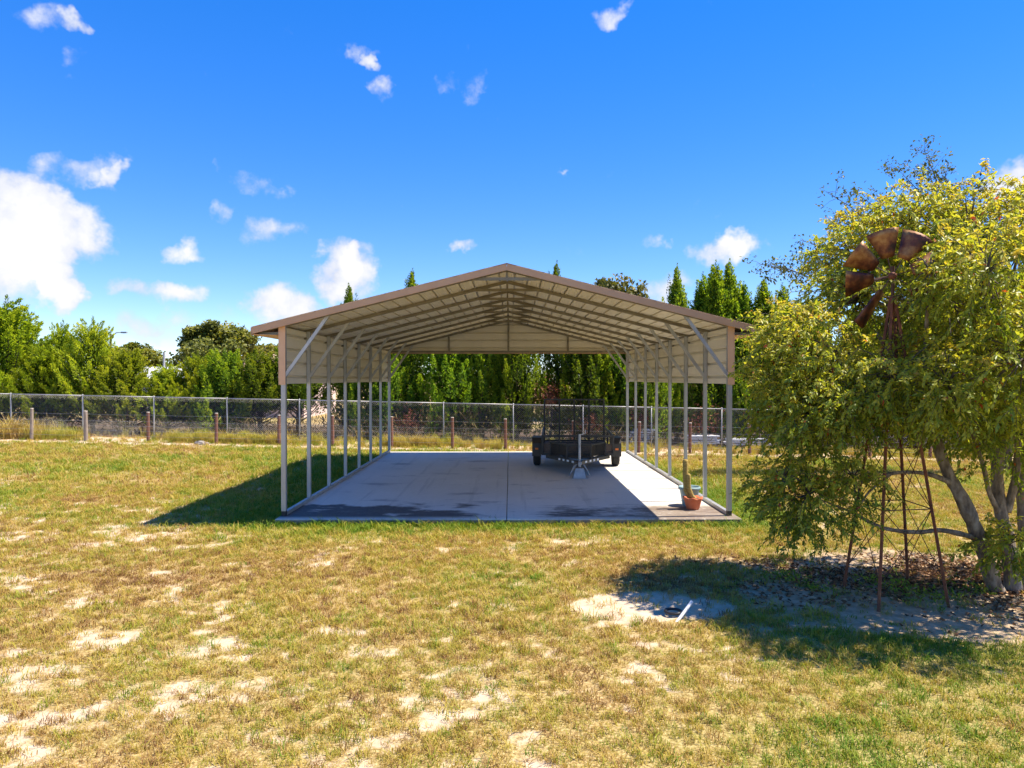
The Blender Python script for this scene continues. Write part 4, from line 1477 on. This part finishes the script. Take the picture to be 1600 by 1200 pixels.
for (px, py, Y) in tips:
    tpt = P(px, py, Y)
    mid1 = hubp.lerp(tpt, 0.35) + Vector((r.uniform(-.25, .25), r.uniform(-.3, .3), 0.45))
    mid2 = hubp.lerp(tpt, 0.72) + Vector((r.uniform(-.2, .2), r.uniform(-.2, .2), 0.30))
    k3 = mid2.lerp(tpt, .5) + Vector((r.uniform(-.12, .12), r.uniform(-.1, .1), r.uniform(.02, .14)))
    mb.tube([hubp, mid1, mid2, k3, tpt], [0.075, 0.045, 0.024, 0.012, 0.004], 5, caps=False)
    # side twigs with small clumps of leaves
    for q in range(18):
        t = r.random() ** 0.8
        b0 = mid2.lerp(k3, t * 2) if t < .5 else k3.lerp(tpt, t * 2 - 1)
        e = b0 + Vector(r.normal(size=3) * 0.20)
        mb.tube([b0, b0.lerp(e, .5) + Vector((0, 0, .04)), e], [0.007, 0.005, 0.003], 3, caps=False)
        n = int(r.uniform(8, 24))
        lv.append((np.array(e)[None] + r.normal(size=(n, 3)) * 0.085, unit(r.normal(size=(n, 3))), 0.095 * (0.6 + .7 * r.random(n)), np.clip(0.16 + .16 * r.normal(size=n), 0, 1)))
mb.v = [tuple(Vector(p) - OB) for p in mb.v]
mb.build('trunk', M['bark_dark'], so_t, True)
dd_ = crown_from(lv)
spray_mesh('crown', (dd_[0] - np.array(OB), dd_[1], dd_[2], dd_[3]), M['leaf_oak'], so_t, 0.6, 9)

# ================================================================== yellow green tree by the windmill
TBASE = Vector((PX(1560, 8.5), 8.5, 0))
ct = empty('yellow_green_tree', TBASE)
tag(ct, 'large yellow green leafy tree with several leaning stems around the windmill', 'tree')
# lobes of the crown: px, py, half width px, half height px, distance, half depth m, weight
LOBES = [(1262, 555, 80, 84, 8.7, 0.9, 0.9), (1345, 470, 95, 100, 9.3, 0.8, 1.5), (1330, 400, 55, 62, 9.4, 0.7, 0.75), (1420, 350, 66, 58, 9.3, 0.8, 1.0),
         (1515, 375, 100, 95, 8.5, 1.3, 1.25), (1590, 400, 110, 110, 8.7, 1.6, 1.2), (1480, 470, 85, 75, 7.9, 0.8, 0.9), (1555, 560, 125, 105, 8.2, 1.5, 1.7),
         (1405, 590, 100, 72, 7.75, 0.65, 1.2), (1310, 625, 95, 70, 8.2, 0.8, 1.1), (1240, 655, 60, 62, 8.4, 0.7, 0.5), (1262, 775, 70, 62, 8.2, 0.65, 0.6),
         (1225, 750, 42, 40, 8.3, 0.5, 0.3), (1335, 745, 40, 42, 8.0, 0.45, 0.35), (1580, 850, 42, 30, 8.0, 0.35, 0.22), (1590, 680, 75, 75, 8.2, 1.0, 0.7),
         (1500, 655, 55, 45, 8.0, 0.6, 0.45), (1206, 600, 38, 52, 8.7, 0.5, 0.28), (1222, 515, 42, 40, 8.9, 0.5, 0.32),
         (1480, 560, 110, 120, 9.4, 0.8, 1.0), (1690, 480, 130, 190, 8.8, 1.9, 0.9), (1700, 680, 110, 90, 8.6, 1.4, 0.4), (1640, 330, 100, 60, 8.8, 1.4, 0.5), (1790, 520, 100, 150, 9.0, 1.5, 0.35),
         (1540, 430, 75, 90, 7.1, 0.55, 0.6), (1600, 560, 100, 110, 6.9, 0.6, 0.6), (1700, 500, 110, 150, 6.9, 0.7, 0.45), (1480, 600, 55, 60, 7.2, 0.4, 0.35),
         (1840, 480, 110, 150, 7.4, 0.9, 0.3), (1455, 425, 38, 62, 7.6, 0.3, 0.35), (1300, 570, 70, 60, 8.5, 0.5, 0.45)]
rl = np.random.default_rng(2024)
NSPRIG = 8600
wts = np.array([l[6] for l in LOBES]); wts /= wts.sum()
lp, la, ll, lt, lf = [], [], [], [], []
twig = MB(); bark = MB()
# stems
rnd = random.Random(11)


def curve(pts, rads, n=12, mbx=bark, sub=6):
    """smooth tube through points"""
    P_ = [Vector(p) for p in pts]
    out = []; rr = []
    for i in range(len(P_) - 1):
        p0 = P_[max(i - 1, 0)]; p1 = P_[i]; p2 = P_[i + 1]; p3 = P_[min(i + 2, len(P_) - 1)]
        for k in range(sub):
            t = k / sub
            out.append(0.5 * ((2 * p1) + (p2 - p0) * t + (2 * p0 - 5 * p1 + 4 * p2 - p3) * t * t + (3 * p1 - p0 - 3 * p2 + p3) * t ** 3))
            rr.append((rads[i] * (1 - t) + rads[i + 1] * t) * (1 + rnd.uniform(-.09, .09)))
    out.append(P_[-1]); rr.append(rads[-1])
    mbx.tube(out, rr, n)
    return out


s1 = curve([P(1566, 938, 8.45), P(1556, 915, 8.45), P(1535, 850, 8.4), P(1508, 785, 8.35), P(1484, 742, 8.4), P(1468, 700, 8.45), P(1450, 650, 8.5), P(1420, 590, 8.6), P(1370, 520, 8.8)],
           [0.115, 0.09, 0.082, 0.078, 0.068, 0.062, 0.052, 0.04, 0.02])
s2 = curve([P(1592, 940, 8.5), P(1586, 918, 8.5), P(1578, 850, 8.55), P(1566, 800, 8.6), P(1560, 740, 8.6), P(1565, 660, 8.6), P(1560, 560, 8.55), P(1540, 470, 8.5), P(1520, 390, 8.5)],
           [0.12, 0.095, 0.08, 0.075, 0.066, 0.058, 0.045, 0.03, 0.015])
s3 = curve([P(1606, 938, 8.65), P(1606, 900, 8.7), P(1604, 820, 8.75), P(1600, 740, 8.8), P(1625, 640, 8.9), P(1650, 520, 8.9), P(1650, 420, 8.8)],
           [0.11, 0.09, 0.075, 0.066, 0.055, 0.04, 0.015])
curve([P(1575, 800, 8.6), P(1590, 740, 8.5), P(1592, 660, 8.35), P(1580, 560, 8.2), P(1560, 500, 8.0)], [0.05, 0.045, 0.04, 0.03, 0.012], 7)
curve([P(1562, 800, 8.58), P(1548, 770, 8.5), P(1540, 735, 8.45), P(1525, 690, 8.3), P(1500, 640, 8.1)], [0.034, 0.028, 0.026, 0.02, 0.01], 7)
# low branches reaching left through the tower
curve([P(1528, 842, 8.4), P(1500, 834, 8.25), P(1470, 829, 8.3), P(1440, 832, 8.3), P(1405, 830, 8.25), P(1372, 822, 8.2), P(1330, 800, 8.2), P(1280, 780, 8.2)],
      [0.034, 0.031, 0.027, 0.026, 0.025, 0.022, 0.016, 0.006], 7)
curve([P(1492, 757, 8.37), P(1462, 744, 8.3), P(1430, 738, 8.3), P(1395, 740, 8.3), P(1355, 752, 8.3), P(1320, 756, 8.3), P(1260, 750, 8.3)],
      [0.036, 0.028, 0.022, 0.020, 0.018, 0.014, 0.006], 7)
curve([P(1395, 740, 8.3), P(1360, 768, 8.3), P(1335, 800, 8.25), P(1290, 815, 8.2)], [0.017, 0.014, 0.01, 0.005], 6)
curve([P(1450, 650, 8.5), P(1400, 625, 8.3), P(1340, 610, 8.3), P(1270, 570, 8.6), P(1200, 560, 8.8)], [0.045, 0.035, 0.028, 0.02, 0.008], 7)
anchors = [s1[len(s1) * 3 // 4], s2[len(s2) // 2], s2[len(s2) * 3 // 4], s3[len(s3) * 3 // 4]]
for (px, py, hx, hy, Y, dz, w) in LOBES:
    c = P(px, py, Y)
    a = min(anchors, key=lambda q: (q - c).length)
    L = (c - a).length
    if L > 0.35 and py < 720:
        m1 = a.lerp(c, .4) + Vector((rnd.uniform(-.1, .1), rnd.uniform(-.1, .1), 0.12 * L))
        curve([a, m1, c], [0.034, 0.024, 0.012], 6)
    for k in range(int(8 + 14 * w)):
        dv = Vector(rl.normal(size=3)); dv.normalize()
        e = c + Vector((dv.x * hx * Y / 1109, dv.y * dz, dv.z * hy * Y / 1109)) * rl.uniform(.55, .95)
        mm_ = c.lerp(e, .5) + Vector((0, 0, .05))
        twig.tube([c, mm_, e], [0.010, 0.007, 0.003], 4, caps=False)
for s in range(NSPRIG):
    li = rl.choice(len(LOBES), p=wts)
    px, py, hx, hy, Y, dz, w = LOBES[li]
    sc = Y / 1109.0
    u = rl.normal(size=3); u /= np.linalg.norm(u)
    rad = rl.random() ** 0.38
    c = np.array(P(px, py, Y)) + u * rad * np.array([hx * sc, dz, hy * sc])
    # clumping: leave pockets open
    if fbm(np.array(c[0] * 2.6 + c[1] * 1.7), np.array(c[2] * 2.6 + c[1] * 0.9), 90, 2) < 0.34 and rad > 0.5:
        continue
    # keep the face of the wheel free on its left side
    ipx = 797 + c[0] / c[1] * 1109; ipy = 592 - (c[2] - CAMZ) / c[1] * 1109
    hx_, hz_ = wx + hub_l.x, hub_l.z
    if c[1] < wy + 0.15 and (c[0] - hx_) ** 2 + (c[2] - hz_) ** 2 < 0.66 ** 2 and c[0] < hx_ + 0.24 - 0.12 * (c[2] < hz_):
        continue
    if c[1] < wy and abs(c[0] - hx_) < 0.34 and hz_ - 0.95 < c[2] < hz_ - 0.3 and rl.random() < 0.8:
        continue
    out = unit((u * np.array([1, 1, 0.5]) + rl.normal(size=3) * 0.5 + np.array([0, 0, -0.05]))[None])[0]
    L = rl.uniform(0.16, 0.34)
    n = int(rl.uniform(13, 24))
    t = np.linspace(0.1, 1, n)
    droop = np.array([0, 0, -1.0])
    stem = c[None] + out[None] * (t * L)[:, None] + droop[None] * (0.10 * t ** 2)[:, None]
    twig.tube([tuple(c), tuple(c + out * L * .5 + droop * .025), tuple(c + out * L + droop * 0.10)], [0.0035, 0.0028, 0.0015], 3, caps=False)
    sd_ = unit(np.cross(out, rl.normal(size=3))[None])[0]
    sgn = np.where(np.arange(n) % 2 == 0, 1, -1)[:, None]
    ax = unit(out[None] * 0.55 + sd_[None] * sgn * 0.7 + droop[None] * rl.uniform(0.2, 0.9, size=(n, 1)) + rl.normal(size=(n, 3)) * 0.3)
    lp.append(stem); la.append(ax)
    lf.append(np.repeat((u * 0.45 + np.array(SUN) * 0.85)[None], n, 0))
    ll.append(rl.uniform(0.038, 0.078, n))
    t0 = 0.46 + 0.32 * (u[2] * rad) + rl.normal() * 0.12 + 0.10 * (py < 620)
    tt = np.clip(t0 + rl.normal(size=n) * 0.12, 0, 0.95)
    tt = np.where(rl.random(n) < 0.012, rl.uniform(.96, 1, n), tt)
    lt.append(tt)
lp = np.concatenate(lp); la = np.concatenate(la); ll = np.concatenate(ll); lt = np.concatenate(lt)
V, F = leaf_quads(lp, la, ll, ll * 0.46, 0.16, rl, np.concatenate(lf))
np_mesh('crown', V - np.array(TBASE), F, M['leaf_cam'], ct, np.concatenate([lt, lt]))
for m_ in (bark, twig):
    m_.v = [tuple(Vector(p) - TBASE) for p in m_.v]
tk = bark.build('trunk', M['bark'], ct, True)
twig.build('twigs', M['bark_dark'], tk, True)


# ================================================================== lawn
def scatter_gn(name, protos, pts, rot, scl, tint, idx, kind='stuff'):
    """points mesh + geometry nodes that instance the prototype meshes"""
    me = bpy.data.meshes.new(name)
    me.vertices.add(len(pts))
    me.vertices.foreach_set('co', np.ascontiguousarray(pts, dtype=np.float32).ravel())
    for nm, arr, ty in (('rot', rot, 'FLOAT_VECTOR'), ('scl', scl, 'FLOAT'), ('tint', tint, 'FLOAT'), ('idx', idx, 'INT')):
        a = me.attributes.new(nm, ty, 'POINT')
        if ty == 'FLOAT_VECTOR':
            a.data.foreach_set('vector', np.ascontiguousarray(arr, dtype=np.float32).ravel())
        elif ty == 'INT':
            a.data.foreach_set('value', np.ascontiguousarray(arr, dtype=np.int32))
        else:
            a.data.foreach_set('value', np.ascontiguousarray(arr, dtype=np.float32))
    o = bpy.data.objects.new(name, me)
    C.objects.link(o)
    ng = bpy.data.node_groups.new(name + '_scatter', 'GeometryNodeTree')
    ng.interface.new_socket('Geometry', in_out='INPUT', socket_type='NodeSocketGeometry')
    ng.interface.new_socket('Geometry', in_out='OUTPUT', socket_type='NodeSocketGeometry')
    gi = ng.nodes.new('NodeGroupInput'); go = ng.nodes.new('NodeGroupOutput')
    iop = ng.nodes.new('GeometryNodeInstanceOnPoints')
    m2p = ng.nodes.new('GeometryNodeMeshToPoints')
    ng.links.new(gi.outputs[0], m2p.inputs['Mesh'])
    ng.links.new(m2p.outputs[0], iop.inputs['Points'])
    col_ = bpy.data.collections.new(name + '_prototypes')
    for p in protos:
        col_.objects.link(p)
    ci = ng.nodes.new('GeometryNodeCollectionInfo')
    ci.inputs['Collection'].default_value = col_
    ci.inputs['Separate Children'].default_value = True
    ci.inputs['Reset Children'].default_value = True
    ng.links.new(ci.outputs[0], iop.inputs['Instance'])
    iop.inputs['Pick Instance'].default_value = True

    def named(nm, ty):
        n = ng.nodes.new('GeometryNodeInputNamedAttribute')
        n.data_type = ty
        n.inputs['Name'].default_value = nm
        return n.outputs['Attribute']
    ng.links.new(named('idx', 'INT'), iop.inputs['Instance Index'])
    e2r = ng.nodes.new('FunctionNodeEulerToRotation')
    ng.links.new(named('rot', 'FLOAT_VECTOR'), e2r.inputs[0])
    ng.links.new(e2r.outputs[0], iop.inputs['Rotation'])
    ng.links.new(named('scl', 'FLOAT'), iop.inputs['Scale'])
    ng.links.new(iop.outputs[0], go.inputs[0])
    md = o.modifiers.new('scatter', 'NODES')
    md.node_group = ng
    tag(o, kind=kind)
    return o


def tuft(name, nbl, h, spread, w, m, seed, lean=0.8):
    r = np.random.default_rng(seed)
    Vs = []; Fs = []
    for k in range(nbl):
        a = r.uniform(0, 6.283)
        b = np.array([math.cos(a), math.sin(a), 0]) * spread * math.sqrt(r.random())
        a2 = r.uniform(0, 6.283)
        d = np.array([math.cos(a2), math.sin(a2), 0])
        s = np.array([-d[1], d[0], 0])
        hh = h * r.uniform(0.5, 1.15); ln = lean * r.uniform(0.2, 1.2) * hh
        ww = w * r.uniform(.7, 1.2)
        p1 = b + d * ln * 0.35 + np.array([0, 0, hh * 0.62]); p2 = b + d * ln + np.array([0, 0, hh * r.uniform(.75, 1.0)])
        o = len(Vs)
        Vs += [b - s * ww / 2, b + s * ww / 2, p1 + s * ww * .42, p1 - s * ww * .42, p2]
        Fs += [(o, o + 1, o + 2), (o, o + 2, o + 3), (o + 3, o + 2, o + 4)]
    me = bpy.data.meshes.new(name)
    me.from_pydata([tuple(v) for v in Vs], [], Fs)
    me.materials.append(m)
    return bpy.data.objects.new(name, me)


tufts = [tuft('grass_tuft_%s' % 'abcdef'[k], 15, 0.045 + 0.006 * k, 0.055, 0.0055, M['grass'], 900 + k, 1.2) for k in range(6)]
r = np.random.default_rng(31)


def cand(n, y0, y1):
    y = np.sqrt(r.random(n) * (y1 ** 2 - y0 ** 2) + y0 ** 2)
    x = (r.random(n) * 2 - 1) * (0.78 * y + 1.6)
    return x, y


X, Y = [], []; SC = []
for (y0, y1, n, sc) in ((2.6, 7.0, 26000, 0.85), (7.0, 11.0, 34000, 1.0), (11.0, 17.0, 42000, 1.25), (17.0, 30.5, 52000, 1.75)):
    x, y = cand(n, y0, y1)
    X.append(x); Y.append(y); SC.append(np.full(n, sc))
X = np.concatenate(X); Y = np.concatenate(Y); SC = np.concatenate(SC)
bm_, dm_, gm_ = masks(X, Y)
ex = np.concatenate([r.uniform(SL_X0, SL_X1, 700), np.full(500, SL_X0 - 0.03), np.full(500, SL_X1 + 0.03)])
ey = np.concatenate([np.full(700, SL_Y0 - 0.03) - 0.05 * r.random(700), r.uniform(SL_Y0, SL_Y1, 1000)])
X = np.concatenate([X, ex]); Y = np.concatenate([Y, ey]); SC = np.concatenate([SC, np.full(1700, 1.35)])
bm_, dm_, gm_ = masks(X, Y)
keep = r.random(len(X)) < (1 - 0.92 * np.clip(bm_ * 1.1, 0, 1)) * (1 - 0.93 * dm_) * (0.55 + 0.45 * fbm(X * 1.5, Y * 1.5, 61, 3))
keep &= ~(((X - PX(1056, 7.6)) / 0.26) ** 2 + ((Y - 7.58) / 0.24) ** 2 < 1)
keep &= ~((X > SL_X0 - .01) & (X < SL_X1 + .01) & (Y > SL_Y0 - 0.01) & (Y < SL_Y1 + .01))
X, Y, SC, gm_, dm_ = X[keep], Y[keep], SC[keep], gm_[keep], dm_[keep]
ti = np.clip(gm_ * 0.92 + 0.08 + r.normal(size=len(X)) * 0.23, 0, 1)
pts = np.stack([X, Y, gz(X, Y) - 0.004], 1)
rot = np.stack([r.normal(size=len(X)) * .12, r.normal(size=len(X)) * .12, r.random(len(X)) * 6.283], 1)
scatter_gn('lawn_grass', tufts, pts, rot, SC * (0.55 + 0.9 * r.random(len(X)) ** 1.6) * (0.8 + 0.4 * gm_), ti, r.integers(0, 6, len(X)))

# weeds along the fences
weeds = [tuft('weed_clump_%s' % 'abcd'[k], 26, 0.34 + 0.05 * k, 0.10, 0.014, M['weed'], 950 + k, 0.7) for k in range(4)]
n = 5200
wxp = r.uniform(-27, 25, n)
wyp = 27.1 + np.abs(r.normal(size=n)) * 1.0
dn_ = fbm(wxp * 0.5, wyp * 0.5, 81, 3)
kp = (r.random(n) < np.clip((dn_ - 0.36 - 0.05 * (wxp > -6)) * 3.6, 0.04, 1)) & (wyp < 30.5)
wxp, wyp, dn_ = wxp[kp], wyp[kp], dn_[kp]
tall = 1.0 + 1.1 * np.exp(-((wxp + 19.7) / 1.0) ** 2) + 0.25 * (wxp < -2)
wti = np.clip(0.32 + 0.7 * (fbm(wxp * 0.8, wyp * 0.8, 85, 3) - .35) + r.normal(size=len(wxp)) * .15 - 0.3 * np.exp(-((wxp + 19.7) / 1.0) ** 2), 0, 1)
scatter_gn('fence_weeds', weeds, np.stack([wxp, wyp, gz(wxp, wyp) - .01], 1), np.stack([r.normal(size=len(wxp)) * .1, r.normal(size=len(wxp)) * .1, r.random(len(wxp)) * 6.28], 1),
           tall * r.uniform(.35, 1.0, len(wxp)), wti, r.integers(0, 4, len(wxp)))

# dry brush under the hedge
n = 15000
bx = r.uniform(-27, 25, n); by = r.uniform(29.3, 31.6, n)
dens_b = fbm(bx * 0.45, by * 0.6, 91, 3)
kp = r.random(n) < np.clip((dens_b - 0.40) * 4, 0.08, 0.9)
bx, by = bx[kp], by[kp]
bh = r.random(len(bx)) ** 1.4 * (0.75 + 0.6 * np.exp(-((bx + 2.6) / 2.2) ** 2))
pos = np.stack([bx, by, gz(bx, by) + bh], 1)
ax = unit(r.normal(size=(len(bx), 3)) * 0.6 + np.array([0, 0, .5]))
V, F = leaf_quads(pos, ax, r.uniform(.15, .5, len(bx)), r.uniform(.015, .05, len(bx)), 0.1, r)
t_ = np.clip(r.random(len(bx)), 0, 1)
br_o = np_mesh('dry_brush', V, F, M['brush'], None, np.concatenate([t_, t_]))
tag(br_o, kind='stuff')
# leaf litter under the yellow green tree
n = 11000
lx = 5.1 + r.normal(size=n) * 1.5; ly = 9.0 + r.normal(size=n) * 0.62
d_m = masks(lx, ly)[1]
kp = (r.random(n) < np.clip(d_m, 0, 1)) & (r.random(n) < np.clip((fbm(lx * 1.2, ly * 1.2, 95, 3) - .25) * 3, 0.1, 1))
lx, ly = lx[kp], ly[kp]
pos = np.stack([lx, ly, gz(lx, ly) + 0.012 + 0.02 * r.random(len(lx))], 1)
a = r.random(len(lx)) * 6.283
ax = unit(np.stack([np.cos(a), np.sin(a), r.normal(size=len(lx)) * .25], 1))
V, F = leaf_quads(pos, ax, r.uniform(.045, .085, len(lx)), r.uniform(.02, .04, len(lx)), 0.2, r)
t_ = r.random(len(lx))
tag(np_mesh('leaf_litter', V, F, M['litter'], None, np.concatenate([t_, t_])), kind='stuff')

# small green seedlings in the dirt under the windmill: ground cover
SV, SF, ST = [], [], []
for (px, py, s_) in ((1250, 912, 1.1), (1275, 925, .8), (1225, 905, .7), (1410, 925, 1.3), (1445, 942, 1.2), (1360, 915, .9), (1525, 928, 1.0), (1490, 938, .8)):
    Yg = 2.55 * 1109 / (py - 592)
    c = np.array([PX(px, Yg), Yg, 0.0])
    n = int(80 * s_)
    pos = c[None] + r.normal(size=(n, 3)) * np.array([.12, .12, 0.0]) * s_ + np.stack([np.zeros(n), np.zeros(n), 0.015 + .08 * r.random(n) * s_], 1)
    ax = unit(r.normal(size=(n, 3)) * .8 + np.array([0, 0, .6]))
    V, F = leaf_quads(pos, ax, r.uniform(.04, .08, n), r.uniform(.014, .024, n), 0.2, r)
    SF.append(F + sum(len(v) for v in SV)); SV.append(V)
    t_ = np.clip(r.random(n) * .5, 0, 1)
    ST.append(np.concatenate([t_, t_]))
tag(np_mesh('seedlings', np.concatenate(SV), np.concatenate(SF), M['leaf_cam'], None, np.concatenate(ST)), kind='stuff')

# ================================================================== small things on the ground
pc = P(1072, 965, 2.55 * 1109 / (965 - 592)); pc.z = 0.0
pp = MB()
a = Vector((0, 0, 0)); b = Vector((0.19, 0.14, 0.165))
pp.tube([a - (b - a) * .12, b], 0.017, 14, caps=False)
pp.tube([a - (b - a) * .12, b], 0.013, 14, caps=False)
o = pp.build('pipe', M['pvc'], None, True)
o.name = 'plastic_pipe'
o.location = (PX(1059, 7.44), 7.44, 0.0)
tag(o, 'white plastic pipe sticking out of the bare sand at a slant', 'pipe')
rg_ = [Vector((0.085 * math.cos(2 * math.pi * k / 28), 0.085 * math.sin(2 * math.pi * k / 28), 0.035)) for k in range(29)]
o = MB().tube(rg_, 0.016, 8, caps=False).build('plastic_ring', M['blackplastic'], None, True)
o.location = (PX(1054, 7.62), 7.66, 0.0)
tag(o, 'black plastic ring lying on the sand beside the white pipe', 'ring')
for (px, Yk, s_, lab) in ((312, 27.0 - 0.45, 0.16, 'larger grey stone on the sand strip before the wire fence'), (321, 26.6, 0.10, 'smaller grey stone on the sand strip beside the larger stone')):
    mb = MB()
    n1, n2 = 8, 5
    rr = random.Random(px)
    vs_ = []; fs_ = []
    for j in range(n2 + 1):
        th_ = math.pi * j / n2
        for k in range(n1):
            ph = 2 * math.pi * k / n1
            q = 1 + rr.uniform(-.18, .18)
            vs_.append((s_ * math.sin(th_) * math.cos(ph) * q * 1.4, s_ * math.sin(th_) * math.sin(ph) * q, s_ * 0.6 * math.cos(th_) * q + s_ * .3))
    for j in range(n2):
        for k in range(n1):
            fs_.append((j * n1 + k, (j + 1) * n1 + k, (j + 1) * n1 + (k + 1) % n1, j * n1 + (k + 1) % n1))
    mb.add(vs_, fs_)
    o = mb.build('stone', M['stone'])
    x = PX(px, Yk)
    o.location = (x, Yk, float(gz(x, Yk)))
    tag(o, lab, 'stone')

# ================================================================== beyond the fence
# house with pink walls on the left
hx0, hx1, hy0, hy1 = PX(372, 44), PX(475, 44), 44.0, 52.0
hg = float(gz(hx0, 44)) - 0.1
hs_ = empty('pink_house', ((hx0 + hx1) / 2, hy0, hg))
tag(hs_, 'pale pink house with clay roof glimpsed behind the junipers on the left', 'house')
w2 = (hx1 - hx0) / 2
MB().box((0, 4, 1.35), (2 * w2, 8, 2.7)).build('wall', M['stucco'], hs_)
mb = MB()
mb.add([(-w2 - .4, -.4, 2.7), (w2 + .4, -.4, 2.7), (w2 + .4, 8.4, 2.7), (-w2 - .4, 8.4, 2.7), (-w2 - .4, 4, 4.1), (w2 + .4, 4, 4.1)],
       [(0, 1, 5, 4), (2, 3, 4, 5), (0, 4, 3), (1, 2, 5), (3, 2, 1, 0)])
mb.build('roof', M['rooftile'], hs_)
for xx in (-1.1, 0.9):
    f = MB().box((xx, -0.02, 1.5), (1.0, 0.06, 1.1)).build('window', M['whitepaint'], hs_)
    MB().box((xx, -0.055, 1.5), (0.86, 0.02, 0.96)).build('pane', M['glass'], f)
# white shed roof glimpsed between the cedars
sh = empty('white_shed', (PX(262, 40), 40, float(gz(PX(262, 40), 40))))
tag(sh, 'white shed glimpsed between the cedars below the thin pole', 'shed')
MB().box((0, 1.5, 1.15), (3.6, 3, 2.3)).build('wall', M['whitepaint'], sh)
mb = MB()
mb.add([(-2, -.2, 2.3), (2, -.2, 2.3), (2, 3.2, 2.3), (-2, 3.2, 2.3), (-2, 1.5, 3.0), (2, 1.5, 3.0)], [(0, 1, 5, 4), (2, 3, 4, 5), (0, 4, 3), (1, 2, 5), (3, 2, 1, 0)])
mb.build('roof', M['whitepaint'], sh)
# street lamp and pole
lx_, ly_ = PX(174, 42), 42.0
sl = empty('street_lamp', (lx_, ly_, float(gz(lx_, ly_))))
tag(sl, 'distant street lamp with a short arm above the left cedars', 'street lamp')
zt = CAMZ + (592 - 522) * 42 / 1109 - float(gz(lx_, ly_))
MB().tube([(0, 0, 0), (0, 0, zt)], [0.09, 0.06], 8).build('pole', M['bark'], sl)
ar = MB().tube([(0, 0, zt - .1), (0.35, 0, zt + .08), (0.75, 0, zt + .1)], 0.03, 6).build('arm', M['wire'], sl)
MB().box((0.80, 0, zt + .09), (0.32, 0.16, 0.09)).build('lamp_head', M['wire'], ar)
ux = PX(257, 42)
o = MB().tube([(0, 0, 0), (0, 0, CAMZ + (592 - 550) * 42 / 1109 - float(gz(ux, 42)))], [0.08, 0.06], 8).build('utility_pole', M['wire'])
o.location = (ux, 42, float(gz(ux, 42)))
tag(o, 'thin grey utility pole standing in the gap between cedars and oak', 'pole')

# stacked white boards beyond the fence on the right
def stack(px0, px1, Y, rows, lab):
    x0, x1 = PX(px0, Y), PX(px1, Y)
    g = float(gz((x0 + x1) / 2, Y))
    e = empty('board_stack', ((x0 + x1) / 2, Y, g))
    tag(e, lab, 'boards')
    rr = random.Random(px0)
    for k in range(rows):
        for q in range(3):
            L = (x1 - x0) * rr.uniform(.85, 1.0)
            MB().box((rr.uniform(-.15, .15), q * 0.24 + rr.uniform(-.03, .03), 0.14 + k * 0.10), (L, 0.2, 0.055), Matrix.Rotation(rr.uniform(-.03, .03), 3, 'Z') @ Matrix.Rotation(rr.uniform(-.012, .012), 3, 'Y')).build('board', M['whitepaint'], e)
    for xx in (-0.35, 0.35):
        MB().box((xx * (x1 - x0), 0.24, 0.05), (0.1, 0.8, 0.1)).build('bearer', M['postgrey'], e)


stack(1076, 1126, 29.9, 4, 'stack of white boards on the ground behind the fence below the reddish bush')
stack(1134, 1206, 29.9, 3, 'lower stack of white boards behind the fence right of the carport')
stack(985, 1020, 30.2, 6, 'short pile of white boards behind the fence seen between the right carport posts')
# dead brown juniper branches hanging by the hedge
for (px, py, Y, s_, lab) in ((858, 618, 30.6, 0.75, 'dead brown juniper branch hanging in the hedge above the trailer gate'), (925, 668, 30.3, 0.7, 'dead brown bush at the foot of the hedge behind the trailer'),
                             (640, 664, 30.2, 0.8, 'dead brown bush at the foot of the hedge behind the slab'),
                             (1100, 664, 30.5, 1.0, 'reddish dead bush behind the fence above the stack of white boards'), (1000, 655, 30.6, 0.8, 'reddish dead bush behind the back right carport posts')):
    c = P(px, py, Y)
    n = 420
    pos = r.normal(size=(n, 3)) * np.array([.42, .25, .40]) * s_
    ax = unit(r.normal(size=(n, 3)) + np.array([.3, 0, -.5]))
    V, F = leaf_quads(pos, ax, r.uniform(.10, .26, n), r.uniform(.02, .05, n), 0.2, r)
    t_ = r.random(n)
    e = empty('dead_bush', c)
    np_mesh('foliage', V, F, M['leaf_dead'], e, np.concatenate([t_, t_]))
    mb = MB()
    g = float(gz(c.x, Y))
    for k in range(5):
        mb.tube([(r.uniform(-.1, .1), 0, g - c.z), (r.uniform(-.2, .2), r.uniform(-.1, .1), (g - c.z) * .4), (r.uniform(-.4, .4) * s_, r.uniform(-.2, .2), r.uniform(0, .4) * s_)], [0.02, 0.015, 0.006], 5, caps=False)
    mb.build('stem', M['bark_dark'], e)
    tag(e, lab, 'bush')
